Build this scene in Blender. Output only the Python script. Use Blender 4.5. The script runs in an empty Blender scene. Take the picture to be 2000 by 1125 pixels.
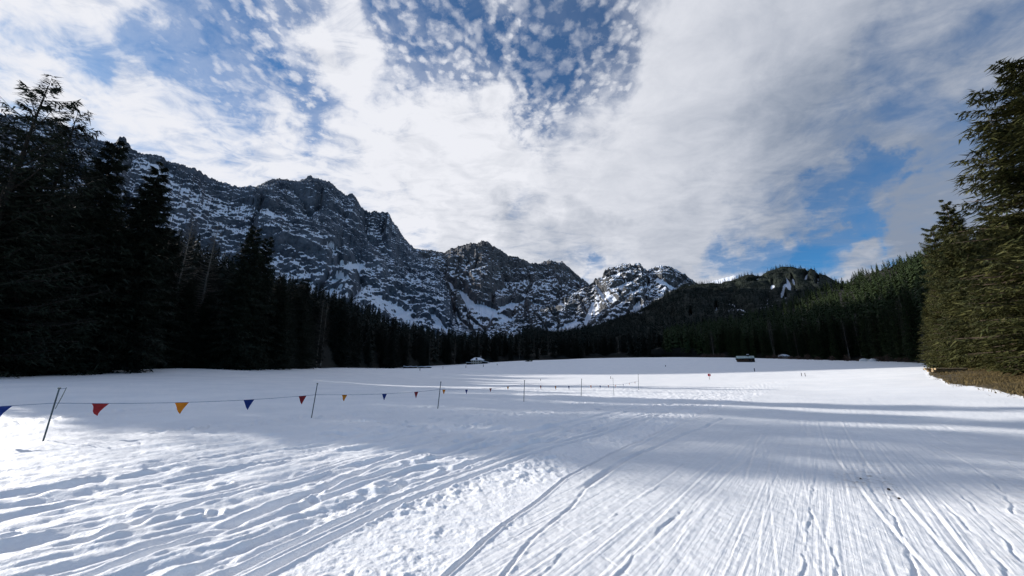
import bpy, math, random
import numpy as np
from mathutils import Vector

random.seed(7)
RNG = np.random.default_rng(11)
R = math.radians
S = bpy.context.scene
COL = S.collection

# ------------------------------------------------------------------ camera
F, PITCH, EYE = 680.0, R(13.5), 1.6
cam_d = bpy.data.cameras.new('camera')
cam = bpy.data.objects.new('camera', cam_d)
COL.objects.link(cam)
cam.location = (0, 0, EYE)
cam.rotation_euler = (R(90) + PITCH, 0, 0)
cam_d.sensor_width = 36
cam_d.lens = F / 2000 * 36
cam_d.clip_start = 0.05
cam_d.clip_end = 30000
S.camera = cam
S.render.resolution_x, S.render.resolution_y = 1024, 576

def ray(px, py):
    """photo pixel -> direction (x right, y ahead, z up)"""
    px = np.asarray(px, float); py = np.asarray(py, float)
    cx, cy = px - 1000, 562.5 - py
    return cx, F * math.cos(PITCH) - cy * math.sin(PITCH), F * math.sin(PITCH) + cy * math.cos(PITCH)

def az_tan(px, py):
    x, y, z = ray(px, py)
    return np.arctan2(x, y), z / np.hypot(x, y)

def place(px, py, r):
    """point at horizontal distance r in the direction of a photo pixel"""
    x, y, z = ray(px, py); h = np.hypot(x, y)
    return x / h * r, y / h * r, EYE + z / h * r

def project(X, Y, Z):
    c, s = math.cos(PITCH), math.sin(PITCH)
    Z = Z - EYE
    d = np.maximum(Y * c + Z * s, 1e-3)
    return 1000 + F * X / d, 562.5 - F * (-Y * s + Z * c) / d

# ------------------------------------------------------------------ light
SUN_AZ, SUN_EL = R(-68), R(20)
sd = bpy.data.lights.new('sun', 'SUN')
sun = bpy.data.objects.new('sun', sd)
COL.objects.link(sun)
sd.energy = 5.0
sd.angle = R(0.55)
sd.color = (1.0, 0.945, 0.87)
to_sun = Vector((math.sin(SUN_AZ) * math.cos(SUN_EL), math.cos(SUN_AZ) * math.cos(SUN_EL), math.sin(SUN_EL)))
sun.rotation_euler = to_sun.to_track_quat('Z', 'Y').to_euler()
sun.location = to_sun * 50

S.view_settings.view_transform = 'Standard'
S.view_settings.look = 'None'
S.view_settings.exposure = 0.33
S.view_settings.gamma = 1.0
S.view_settings.use_curve_mapping = False
S.render.engine = 'CYCLES'
S.cycles.max_bounces = 4
S.cycles.diffuse_bounces = 2
S.cycles.glossy_bounces = 1
S.cycles.transmission_bounces = 1
S.cycles.use_denoising = True
S.cycles.use_adaptive_sampling = True
S.cycles.adaptive_threshold = 0.02

# ------------------------------------------------------------------ node helpers
class NT:
    def __init__(s, tree):
        s.t = tree; s.n = tree.nodes; s.l = tree.links
    def put(s, sock, v):
        if isinstance(v, bpy.types.NodeSocket): s.l.new(v, sock)
        elif isinstance(v, (tuple, list)) and sock.type == 'RGBA' and len(v) == 3: sock.default_value = (*v, 1)
        else: sock.default_value = v
    def m(s, op, a, b=0.0, c=0.0, clamp=False):
        n = s.n.new('ShaderNodeMath'); n.operation = op; n.use_clamp = clamp
        for i, v in enumerate((a, b, c)): s.put(n.inputs[i], v)
        return n.outputs[0]
    def vm(s, op, a, b=(0, 0, 0), sc=None):
        n = s.n.new('ShaderNodeVectorMath'); n.operation = op
        s.put(n.inputs[0], a)
        if op != 'SCALE': s.put(n.inputs[1], b)
        else: s.put(n.inputs['Scale'], sc)
        return n.outputs['Value'] if op in ('DOT_PRODUCT', 'LENGTH') else n.outputs[0]
    def ss(s, v, a, b, lo=0.0, hi=1.0):
        n = s.n.new('ShaderNodeMapRange'); n.interpolation_type = 'SMOOTHSTEP'
        s.put(n.inputs[0], v)
        for i, q in enumerate((a, b, lo, hi)): s.put(n.inputs[i + 1], q)
        return n.outputs[0]
    def mix(s, f, a, b):
        n = s.n.new('ShaderNodeMix'); n.data_type = 'RGBA'
        s.put(n.inputs[0], f); s.put(n.inputs[6], a); s.put(n.inputs[7], b)
        return n.outputs[2]
    def noise(s, vec, scale, detail=4, rough=0.55, dist=0.0, dim='3D'):
        n = s.n.new('ShaderNodeTexNoise'); n.noise_dimensions = dim
        s.put(n.inputs['Vector'], vec); s.put(n.inputs['Scale'], scale)
        n.inputs['Detail'].default_value = detail; n.inputs['Roughness'].default_value = rough
        n.inputs['Distortion'].default_value = dist
        return n.outputs[0]
    def attr(s, name):
        n = s.n.new('ShaderNodeAttribute'); n.attribute_name = name
        return n.outputs['Fac']
    def comb(s, x, y, z):
        n = s.n.new('ShaderNodeCombineXYZ')
        for i, v in enumerate((x, y, z)): s.put(n.inputs[i], v)
        return n.outputs[0]

# ------------------------------------------------------------------ sky
world = bpy.data.worlds.new('World')
S.world = world
world.use_nodes = True
wt = NT(world.node_tree)
wt.n.clear()
def make_sky():
    N = wt
    tc = N.n.new('ShaderNodeTexCoord').outputs['Generated']
    sep = N.n.new('ShaderNodeSeparateXYZ'); N.l.new(tc, sep.inputs[0])
    dx, dy, dz = sep.outputs
    sky = N.n.new('ShaderNodeTexSky'); sky.sky_type = 'NISHITA'; sky.sun_disc = False
    sky.sun_elevation = SUN_EL; sky.sun_rotation = SUN_AZ % (2 * math.pi)
    sky.altitude = 1300; sky.air_density = 1.0; sky.dust_density = 0.3; sky.ozone_density = 1.6
    zc = N.m('MAXIMUM', N.m('ADD', dz, 0.10), 0.05)
    P = N.comb(N.m('DIVIDE', dx, zc), N.m('DIVIDE', dy, zc), 0.0)       # cloud deck plane
    def blob(px, py, rad, soft=1.0):
        """smooth bump in direction space, rad in degrees"""
        x, y, z = ray(px, py); v = Vector((float(x), float(y), float(z))).normalized()
        d = N.vm('DOT_PRODUCT', tc2, tuple(v))
        return N.ss(d, math.cos(R(rad)), math.cos(R(rad * 0.12)))
    # warped direction for ragged region borders
    w1 = N.n.new('ShaderNodeTexNoise'); N.l.new(tc, w1.inputs['Vector'])
    w1.inputs['Scale'].default_value = 5.0; w1.inputs['Detail'].default_value = 6; w1.inputs['Roughness'].default_value = 0.6
    wv = N.vm('SCALE', N.vm('SUBTRACT', w1.outputs['Color'], (0.5, 0.5, 0.5)), sc=0.42)
    tc2 = N.vm('NORMALIZE', N.vm('ADD', tc, wv))
    def total(lst):
        acc = None
        for (px, py, rad, w) in lst:
            t = N.m('MULTIPLY', blob(px, py, rad), w)
            acc = t if acc is None else N.m('ADD', acc, t)
        return acc
    # places where the deck opens onto blue
    gaps = total([(960, 40, 17, .34), (800, -40, 15, .26), (1090, 110, 13, .30), (1020, 165, 8, .22), (1180, 20, 12, .22),
                  (560, 70, 11, .24), (430, 110, 9, .20), (370, 30, 7, .16), (600, 170, 7, .12), (120, 260, 22, .12), (400, 260, 20, .10), (250, 330, 16, .08),
                  (50, 95, 7, .26), (170, 150, 5, .22), (270, 60, 5, .2),
                  (1600, 500, 5, .40), (1690, 478, 4.5, .32), (1480, 500, 5.5, .34), (1400, 475, 3.5, .2), (1660, 520, 6, .30),
                  (1700, 355, 4.5, .30), (1745, 338, 3, .18), (1630, 400, 4, .14),
                  (1870, 90, 8, .14), (1760, 180, 7, .12), (1930, 300, 6, .05),
                  (1150, 560, 2.4, .22), (1050, 385, 4, .10), (560, 165, 6, .12), (500, 240, 5, .06)])
    # places the photo shows thick white cloud
    fill = total([(700, 50, 6, .35), (640, 110, 5, .25), (90, 50, 6, .25), (30, 150, 7, .3), (1010, 72, 2.2, .5), (400, 230, 12, .25), (1430, 130, 16, .22), (950, 5, 3, .35),
                  (900, 330, 14, .3), (1250, 400, 12, .3)])
    big = N.noise(P, 0.9, 6, .55, .3)
    med = N.noise(P, 3.4, 7, .62, .5)
    mott = N.noise(N.vm('MULTIPLY', P, (1.0, 1.6, 1.0)), 7.0, 7, .62, .7)
    # ragged small puffs of the mackerel patch: cells torn by noise at two scales
    pw = N.n.new('ShaderNodeTexNoise'); N.l.new(P, pw.inputs['Vector']); pw.inputs['Scale'].default_value = 9; pw.inputs['Detail'].default_value = 3
    pw2 = N.n.new('ShaderNodeTexNoise'); N.l.new(P, pw2.inputs['Vector']); pw2.inputs['Scale'].default_value = 46; pw2.inputs['Detail'].default_value = 5; pw2.inputs['Roughness'].default_value = .65
    Pp = N.vm('ADD', P, N.vm('SCALE', N.vm('SUBTRACT', pw.outputs['Color'], (0.5, 0.5, 0.5)), sc=0.10))
    Pp = N.vm('ADD', Pp, N.vm('SCALE', N.vm('SUBTRACT', pw2.outputs['Color'], (0.5, 0.5, 0.5)), sc=0.036))
    vo = N.n.new('ShaderNodeTexVoronoi'); vo.feature = 'SMOOTH_F1'; N.l.new(N.vm('MULTIPLY', Pp, (1.0, .82, 1)), vo.inputs['Vector'])
    vo.inputs['Scale'].default_value = 33; vo.inputs['Smoothness'].default_value = .8; vo.inputs['Randomness'].default_value = 1
    psize = N.noise(P, 7.0, 6, .65)
    torn = N.noise(P, 30.0, 6, .7, .6)
    pv = N.m('ADD', N.m('ADD', vo.outputs['Distance'], N.m('MULTIPLY', N.m('SUBTRACT', .5, psize), .85)), N.m('MULTIPLY', N.m('SUBTRACT', .5, torn), .55))
    puff = N.ss(pv, 0.78, 0.08)
    mack = total([(980, 60, 30, 1.5), (1150, 100, 28, 1.2), (800, 100, 20, .9), (680, 60, 16, .8), (500, 60, 18, .5)])
    mack = N.m('MINIMUM', mack, 1.0)
    back = N.m('MULTIPLY', N.ss(dy, .25, -.45), .62)          # unseen deck behind the viewer thinned to darken and blue the ambient light
    zen = N.m('MULTIPLY', N.ss(dz, .62, .95), .25)
    cover = N.m('SUBTRACT', N.m('ADD', N.m('SUBTRACT', 0.80, gaps), fill), N.m('MAXIMUM', back, zen))
    cover = N.m('ADD', cover, N.m('MULTIPLY', N.m('SUBTRACT', big, 0.5), 0.45))
    cover = N.m('ADD', cover, N.m('MULTIPLY', N.m('SUBTRACT', med, 0.5), 0.62))
    calm = N.ss(dx, -.15, .35, 1.0, .38)
    cover = N.m('ADD', cover, N.m('MULTIPLY', N.m('MULTIPLY', N.m('SUBTRACT', mott, 0.5), 0.85), calm))
    deck = N.ss(cover, 0.24, 0.86)
    thin = N.m('MULTIPLY', N.m('MULTIPLY', puff, mack), N.ss(cover, -0.15, 0.45, .34, .88))
    streak = N.noise(N.vm('MULTIPLY', P, (.8, 3.0, 1)), 2.2, 7, .6, .9)
    veil = N.m('MULTIPLY', N.ss(streak, .38, .72), N.m('SUBTRACT', .55, N.m('MULTIPLY', mack, .42)))
    low_clear = N.ss(dz, .10, .40, 0.35, 1.0)
    alpha = N.m('MAXIMUM', N.m('MAXIMUM', deck, thin), N.m('MULTIPLY', veil, low_clear))
    alpha = N.m('MAXIMUM', alpha, N.ss(cover, .0, .5, .04, .30))
    # cloud brightness: thick parts greyer, brighter towards the sun at the left
    tosun = N.vm('DOT_PRODUCT', tc, tuple(to_sun))
    glow = N.ss(tosun, -.25, .80)
    shade = N.m('ADD', N.m('MULTIPLY', N.m('SUBTRACT', med, .5), 1.1), N.m('MULTIPLY', N.m('MULTIPLY', N.m('SUBTRACT', mott, .5), 1.4), calm))
    greys = total([(1050, 458, 8, .38), (880, 435, 6, .22), (1000, 425, 6, .15), (1150, 480, 6, .3), (1300, 480, 8, .2), (1900, 250, 26, .42), (1650, 300, 16, .22), (1950, 450, 14, .2)])
    bright = N.m('ADD', N.m('ADD', .50, N.m('MULTIPLY', glow, .50)), N.m('MULTIPLY', shade, .62))
    bright = N.m('SUBTRACT', bright, N.m('MULTIPLY', greys, .75), clamp=True)
    ccol = N.mix(bright, (.20, .24, .315), (.68, .69, .735))
    # clear-sky colour from the physical sky, a little deeper as in the photograph
    skyc = N.vm('MULTIPLY', sky.outputs[0], (.026, .070, .102))
    fin = N.mix(alpha, skyc, ccol)
    bg = N.n.new('ShaderNodeBackground'); N.l.new(fin, bg.inputs[0]); bg.inputs[1].default_value = 1.0
    # (the physical sky enters at 0.04-0.09; the mix node carries that strength per colour)
    out = N.n.new('ShaderNodeOutputWorld'); N.l.new(bg.outputs[0], out.inputs[0])
make_sky()
world.cycles.sampling_method = 'MANUAL'
world.cycles.sample_map_resolution = 512

# ------------------------------------------------------------------ numpy noise
_perm = {}
def perm(seed):
    if seed not in _perm:
        g = np.random.default_rng(seed + 1000)
        p = g.permutation(256).astype(np.int32)
        a = g.uniform(0, 2 * np.pi, 256); v = g.normal(size=(256, 3)); v /= np.linalg.norm(v, axis=1)[:, None]
        _perm[seed] = (np.concatenate([p, p]), np.cos(a).astype(np.float32), np.sin(a).astype(np.float32), v.astype(np.float32) * 1.3)
    return _perm[seed]
def fade(t): return t * t * t * (t * (t * 6 - 15) + 10)
def n2(x, y, seed=0):
    p, gx, gy, _ = perm(seed)
    xi = np.floor(x); yi = np.floor(y)
    xf = (x - xi).astype(np.float32); yf = (y - yi).astype(np.float32)
    xi = xi.astype(np.int64) & 255; yi = yi.astype(np.int64) & 255
    x1 = (xi + 1) & 255; y1 = (yi + 1) & 255
    def g(a, b, fx, fy):
        h = p[p[a] + b]; return gx[h] * fx + gy[h] * fy
    u, v = fade(xf), fade(yf)
    a = g(xi, yi, xf, yf); b = g(x1, yi, xf - 1, yf); c = g(xi, y1, xf, yf - 1); d = g(x1, y1, xf - 1, yf - 1)
    return ((a + u * (b - a)) * (1 - v) + (c + u * (d - c)) * v) * 1.5
def n3(x, y, z, seed=0):
    p, _, _, gv = perm(seed)
    I = [np.floor(q) for q in (x, y, z)]
    f = [(q - i).astype(np.float32) for q, i in zip((x, y, z), I)]
    I = [i.astype(np.int64) & 255 for i in I]; J = [(i + 1) & 255 for i in I]
    u, v, w = map(fade, f)
    def g(a, b, c, ox, oy, oz):
        G = gv[p[p[p[a] + b] + c]]
        return G[..., 0] * (f[0] - ox) + G[..., 1] * (f[1] - oy) + G[..., 2] * (f[2] - oz)
    res = 0
    for oz, wz in ((0, 1 - w), (1, w)):
        c = (I[2], J[2])[oz]
        a00 = g(I[0], I[1], c, 0, 0, oz); a10 = g(J[0], I[1], c, 1, 0, oz)
        a01 = g(I[0], J[1], c, 0, 1, oz); a11 = g(J[0], J[1], c, 1, 1, oz)
        res = res + wz * ((a00 + u * (a10 - a00)) * (1 - v) + (a01 + u * (a11 - a01)) * v)
    return res
def fbm2(x, y, o=5, seed=0, gain=.5):
    s = 0; a = 1; f = 1
    for i in range(o):
        s = s + a * n2(x * f + i * 17.3, y * f - i * 9.1, seed + i); a *= gain; f *= 2.03
    return s
def fbm3(x, y, z, o=5, seed=0, gain=.5, ridged=False):
    s = 0; a = 1; f = 1
    for i in range(o):
        v = n3(x * f + i * 7.7, y * f - i * 3.1, z * f + i * 5.3, seed + i)
        if ridged: v = 1 - 2.4 * np.abs(v)
        s = s + a * v; a *= gain; f *= 2.07
    return s
def sst(x, a, b):
    t = np.clip((x - a) / (b - a), 0, 1); return t * t * (3 - 2 * t)

# ------------------------------------------------------------------ mesh helpers
def mesh_np(name, V, quads=None, tris=None, mats=(), attrs=None, smooth=False):
    me = bpy.data.meshes.new(name)
    V = np.asarray(V, np.float32)
    nq = 0 if quads is None else len(quads); nt = 0 if tris is None else len(tris)
    loops = np.concatenate([a for a in ((np.asarray(quads, np.int32).ravel() if nq else None), (np.asarray(tris, np.int32).ravel() if nt else None)) if a is not None])
    starts = np.concatenate([np.arange(nq) * 4, nq * 4 + np.arange(nt) * 3]).astype(np.int32)
    me.vertices.add(len(V)); me.vertices.foreach_set('co', V.ravel())
    me.loops.add(len(loops)); me.loops.foreach_set('vertex_index', loops)
    me.polygons.add(nq + nt); me.polygons.foreach_set('loop_start', starts)
    me.polygons.foreach_set('use_smooth', np.full(nq + nt, smooth, bool))
    for k, v in (attrs or {}).items():
        at = me.attributes.new(k, 'FLOAT', 'POINT'); at.data.foreach_set('value', np.asarray(v, np.float32).ravel())
    me.update(calc_edges=True)
    for m in mats: me.materials.append(m)
    return me
def link(name, data, parent=None, loc=None):
    o = bpy.data.objects.new(name, data); COL.objects.link(o)
    if parent: o.parent = parent
    if loc is not None: o.location = loc
    return o
def tag(o, label=None, cat=None, group=None, kind=None):
    if label: o['label'] = label
    if cat: o['category'] = cat
    if group: o['group'] = group
    if kind: o['kind'] = kind
    return o
class MB:
    def __init__(s): s.v = []; s.f = []
    def add(s, V, Fs):
        b = len(s.v); s.v += [tuple(map(float, v)) for v in V]; s.f += [tuple(b + i for i in f) for f in Fs]
    def box(s, c, d, rz=0.0, taper=1.0):
        V = []
        for z in (-1, 1):
            k = taper if z > 0 else 1
            for x, y in ((-1, -1), (1, -1), (1, 1), (-1, 1)):
                a, b = x * d[0] / 2 * k, y * d[1] / 2 * k
                V.append((c[0] + a * math.cos(rz) - b * math.sin(rz), c[1] + a * math.sin(rz) + b * math.cos(rz), c[2] + z * d[2] / 2))
        s.add(V, [(3, 2, 1, 0), (4, 5, 6, 7), (0, 1, 5, 4), (1, 2, 6, 5), (2, 3, 7, 6), (3, 0, 4, 7)])
    def tube(s, pts, rad, n=7):
        pts = [Vector(p) for p in pts]; rings = []
        for i, p in enumerate(pts):
            d = (pts[min(i + 1, len(pts) - 1)] - pts[max(i - 1, 0)]).normalized()
            a = d.cross(Vector((0, 0, 1)) if abs(d.z) < .9 else Vector((1, 0, 0))).normalized(); b = d.cross(a)
            r = rad[i] if isinstance(rad, (list, tuple)) else rad
            rings.append([p + (a * math.cos(2 * math.pi * k / n) + b * math.sin(2 * math.pi * k / n)) * r for k in range(n)])
        V = [v for r_ in rings for v in r_]
        Fs = [(i * n + k, i * n + (k + 1) % n, (i + 1) * n + (k + 1) % n, (i + 1) * n + k) for i in range(len(pts) - 1) for k in range(n)]
        Fs += [tuple(range(n))[::-1], tuple((len(pts) - 1) * n + k for k in range(n))]
        s.add(V, Fs)
    def build(s, name, mat, parent=None, loc=None, smooth=False):
        me = bpy.data.meshes.new(name); me.from_pydata(s.v, [], s.f); me.update()
        if smooth: me.polygons.foreach_set('use_smooth', [True] * len(me.polygons))
        me.materials.append(mat)
        return link(name, me, parent, loc)

# ------------------------------------------------------------------ materials
def new_mat(name, rough=.8, spec=.3):
    m = bpy.data.materials.new(name); m.use_nodes = True
    N = NT(m.node_tree); b = N.n['Principled BSDF']
    b.inputs['Roughness'].default_value = rough; b.inputs['Specular IOR Level'].default_value = spec
    return m, N, b
def bump(N, b, h, dist, strength=1.0):
    n = N.n.new('ShaderNodeBump'); n.inputs['Distance'].default_value = dist; n.inputs['Strength'].default_value = strength
    N.l.new(h, n.inputs['Height']); N.l.new(n.outputs[0], b.inputs['Normal'])
def objco(N): return N.n.new('ShaderNodeTexCoord').outputs['Object']
def plain(name, col, rough=.8, var=.35, scale=3.0, spec=.3, bd=0.0):
    m, N, b = new_mat(name, rough, spec)
    n = N.noise(objco(N), scale, 6, .6)
    f = N.ss(n, .3, .7)
    N.put(b.inputs['Base Color'], N.mix(f, tuple(c * (1 - var) for c in col), tuple(min(1, c * (1 + var)) for c in col)))
    if bd: bump(N, b, n, bd)
    return m
def foliage(name, a, c, rnd=.5):
    m, N, b = new_mat(name, .75, .2)
    oi = N.n.new('ShaderNodeObjectInfo').outputs['Random']
    n1 = N.noise(objco(N), .55, 3, .6); n2_ = N.noise(objco(N), 6.0, 3, .6)
    f = N.m('ADD', N.m('MULTIPLY', N.ss(n1, .3, .7), .45), N.m('MULTIPLY', N.ss(n2_, .3, .7), .45))
    f = N.m('ADD', f, N.m('MULTIPLY', N.m('SUBTRACT', oi, .5), rnd), clamp=True)
    N.put(b.inputs['Base Color'], N.mix(f, a, c))
    return m
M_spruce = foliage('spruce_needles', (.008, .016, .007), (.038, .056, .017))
M_right = foliage('sun_toned_spruce_needles', (.012, .022, .007), (.098, .090, .026), .2)  # sunlight on the right trees put into a warmer, brighter needle colour
M_left = foliage('shade_toned_spruce_needles', (.005, .009, .006), (.016, .024, .014), .3)  # shade of the left forest put into the near-black needle colour
M_larch = foliage('bare_larch_twigs', (.018, .016, .012), (.05, .042, .030), .3)
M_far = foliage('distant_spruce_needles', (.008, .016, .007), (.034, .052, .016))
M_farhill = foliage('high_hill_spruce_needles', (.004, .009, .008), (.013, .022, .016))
M_leftfar = foliage('shade_toned_valley_needles', (.005, .008, .006), (.014, .020, .014), .4)  # darker needle copy, shade of the left and far forest put into it
M_bark = plain('bark', (.07, .05, .038), .9, .45, 4)
M_darkbark = plain('shade_toned_bark', (.022, .018, .015), .9, .4, 4)  # bark copy darkened for the shade among the left trees
M_palebark = plain('pale_bark', (.15, .13, .11), .9, .3, 3)
M_floor = plain('forest_floor', (.012, .012, .009), .95, .5, .08)  # near-black ground colour stands in for the shade inside the forests

def snow_material():
    m, N, b = new_mat('field_snow', .55, .25)
    co = objco(N)
    fine = N.noise(co, 38, 6, .65); mid = N.noise(co, 6, 5, .6)
    ca, sa = math.cos(R(40.5)), math.sin(R(40.5))
    uu = N.vm('DOT_PRODUCT', co, (sa, ca, 0)); vv = N.vm('DOT_PRODUCT', co, (ca, -sa, 0))
    scr = N.noise(N.comb(N.m('MULTIPLY', uu, .9), N.m('MULTIPLY', vv, 34), 0), 1.0, 5, .7)
    h = N.m('ADD', N.m('MULTIPLY', fine, .35), mid)
    pz = N.attr('piste')
    h = N.m('ADD', N.m('MULTIPLY', h, N.m('SUBTRACT', 1.0, N.m('MULTIPLY', pz, .55))), N.m('MULTIPLY', scr, N.m('MULTIPLY', pz, .5)))
    dist = N.attr('dist')
    fadeb = N.ss(dist, 4, 45, 1.0, 0.15)
    bn = N.n.new('ShaderNodeBump'); bn.inputs['Distance'].default_value = .022
    N.l.new(fadeb, bn.inputs['Strength']); N.l.new(h, bn.inputs['Height']); N.l.new(bn.outputs[0], b.inputs['Normal'])
    big = N.noise(co, .35, 5, .6)
    base = N.mix(N.ss(big, .3, .7), (.80, .82, .85), (.90, .905, .92))
    pis = N.attr('piste')
    base = N.mix(N.m('MULTIPLY', pis, .45), base, N.mix(N.ss(mid, .3, .7), (.66, .68, .70), (.80, .81, .83)))
    dirt = N.m('MULTIPLY', N.attr('dirt'), N.ss(N.noise(co, 5, 8, .75), .48, .72))
    base = N.mix(dirt, base, (.22, .19, .15))
    g = N.attr('grass')
    gm = N.ss(N.m('ADD', g, N.m('MULTIPLY', N.m('SUBTRACT', N.noise(co, .5, 9, .8), .5), 2.4)), .42, .58)
    gcol = N.mix(N.ss(N.noise(N.vm('MULTIPLY', co, (1, 1, 4)), 7, 6, .7), .3, .7), (.026, .020, .009), (.125, .090, .038))
    N.put(b.inputs['Base Color'], N.mix(gm, base, gcol))
    return m
M_snow = snow_material()

def rock_material(name, ra, rb, veg=(.012, .018, .014), fs=.022):
    m, N, b = new_mat(name, .9, .15)
    co = objco(N)
    n1 = N.noise(co, .012, 8, .65); n2_ = N.noise(co, .06, 8, .7, .6)
    rock = N.mix(N.ss(N.m('ADD', N.m('MULTIPLY', n1, .5), N.m('MULTIPLY', n2_, .5)), .38, .62), ra, rb)
    nn = N.noise(N.vm('MULTIPLY', co, (1, 1, 2.2)), fs * 2.2, 9, .75, .8)
    s = N.m('ADD', N.attr('snow'), N.m('MULTIPLY', N.m('SUBTRACT', nn, .5), 1.35))
    sn = N.ss(s, .44, .62)
    v = N.m('ADD', N.attr('veg'), N.m('MULTIPLY', N.m('SUBTRACT', N.noise(co, .05, 8, .75), .5), 2.0))
    c1 = N.mix(sn, rock, (.74, .78, .86))
    N.put(b.inputs['Base Color'], N.mix(N.ss(v, .42, .56), c1, veg))
    bump(N, b, n2_, 9.0, .8)
    return m
M_rockA = rock_material('shade_toned_limestone', (.038, .050, .068), (.120, .138, .168))  # bluish shade of the unlit mountain face put into the rock colour
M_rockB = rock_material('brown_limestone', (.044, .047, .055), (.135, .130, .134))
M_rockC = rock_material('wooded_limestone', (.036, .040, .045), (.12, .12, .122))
M_hillD = rock_material('wooded_hill_ground', (.008, .012, .010), (.018, .024, .018))

# ------------------------------------------------------------------ ground height
CT = []
for a in range(-180, 180, 24):
    for r_ in (2, 9, 22): CT.append((math.sin(R(a)) * r_, math.cos(R(a)) * r_, 0.0))
for a in (-20, -5, 10, 25, 40): CT.append((math.sin(R(a)) * 40, math.cos(R(a)) * 40, 0.0))
EDGE = [(-700, 748, 55), (-200, 740, 58), (0, 735, 62), (200, 727, 68), (350, 720, 74), (500, 722, 82), (540, 719, 92), (575, 718, 130), (700, 719, 200), (800, 718, 250),
        (900, 712, 310), (1000, 705, 350), (1150, 700, 380), (1300, 698, 380), (1450, 698, 350), (1600, 703, 330), (1700, 706, 310), (1790, 709, 240), (1850, 712, 150), (1930, 716, 110), (2100, 722, 80), (2700, 735, 70)]
for (px, py, r_) in EDGE: CT.append(tuple(map(float, place(px, py, r_))))
for (px, py, r_) in [(1840, 722, 72), (1960, 736, 55), (2150, 740, 50), (1600, 737, 90), (1300, 739, 90), (1000, 739, 90), (750, 738, 85), (450, 738, 55), (250, 745, 45), (60, 757, 36),
                     (1300, 717, 190), (1000, 719, 190), (1650, 719, 170), (800, 723, 170), (1780, 735, 60), (1900, 762, 38), (2000, 777, 33)]:
    CT.append(tuple(map(float, place(px, py, r_))))
for a in range(-180, 180, 20):
    CT.append((math.sin(R(a)) * 900, math.cos(R(a)) * 900, 8.0)); CT.append((math.sin(R(a)) * 4000, math.cos(R(a)) * 4000, 10.0))
for a in list(range(-180, -70, 22)) + list(range(80, 180, 22)):
    CT.append((math.sin(R(a)) * 70, math.cos(R(a)) * 70, 1.0)); CT.append((math.sin(R(a)) * 250, math.cos(R(a)) * 250, 3.0))
CT = np.array(CT)
def _uv(x, y):
    r = np.hypot(x, y); k = np.log(r + 14.0) * 1.15; d = (r + 14.0)
    return np.stack([x / d * 1.9, y / d * 1.9, k], -1)
_U = _uv(CT[:, 0], CT[:, 1])
def _phi(d): return d
_K = np.linalg.norm(_U[:, None] - _U[None], axis=2) + np.eye(len(CT)) * 2e-3
_W = np.linalg.solve(_K + 0 * _K, CT[:, 2])
def gz(x, y):
    x = np.atleast_1d(np.asarray(x, float)); y = np.atleast_1d(np.asarray(y, float))
    out = np.zeros(x.shape).ravel(); U = _uv(x.ravel(), y.ravel())
    for i in range(0, len(U), 40000):
        q = U[i:i + 40000]
        out[i:i + 40000] = np.sqrt(((q[:, None] - _U[None]) ** 2).sum(2) + 0.0009) @ _W
    return out.reshape(x.shape)
def gz1(x, y): return float(gz(x, y)[0])
def ground_hit(px, py):
    """where the ray of a photo pixel meets the ground"""
    x, y, z = (float(q) for q in ray(px, py))
    h = math.hypot(x, y); e = z / h
    if e < -0.012:
        r = EYE / -e
        for _ in range(12):
            r = .5 * r + .5 * (EYE - gz1(x / h * r, y / h * r)) / -e
        if 0 < r < 120: return x / h * r, y / h * r
    rr = np.linspace(15, 420, 1600)
    g = gz(x / h * rr, y / h * rr) - (EYE + e * rr)
    k = np.nonzero(g > 0)[0]
    r = rr[k[0]] if len(k) else 300.0
    return x / h * r, y / h * r

def poly_dist(X, Y, pts):
    """signed distance to a polyline (positive to its right) and the arc length"""
    best = np.full(X.shape, 1e9); sg = np.zeros(X.shape); arc = np.zeros(X.shape); L = 0
    for (a, b) in zip(pts[:-1], pts[1:]):
        dx, dy = b[0] - a[0], b[1] - a[1]; l = math.hypot(dx, dy)
        t = np.clip(((X - a[0]) * dx + (Y - a[1]) * dy) / (l * l), 0, 1)
        ex, ey = X - a[0] - t * dx, Y - a[1] - t * dy
        d = np.hypot(ex, ey); k = d < best
        best[k] = d[k]; sg[k] = np.sign(ex * dy - ey * dx)[k]; arc[k] = (L + t * l)[k]; L += l
    return best * sg, arc
def smooth_line(pix, n=5):
    P = [ground_hit(*p) for p in pix]
    P = [P[0]] + P + [P[-1]]; out = []
    for i in range(1, len(P) - 2):
        p0, p1, p2, p3 = P[i - 1:i + 3]
        for k in range(n):
            t = k / n
            out.append(tuple(.5 * (2 * b + (c - a) * t + (2 * a - 5 * b + 4 * c - d) * t * t + (3 * b - a - 3 * c + d) * t ** 3) for a, b, c, d in zip(p0, p1, p2, p3)))
    out.append(P[-1]); return out

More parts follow.
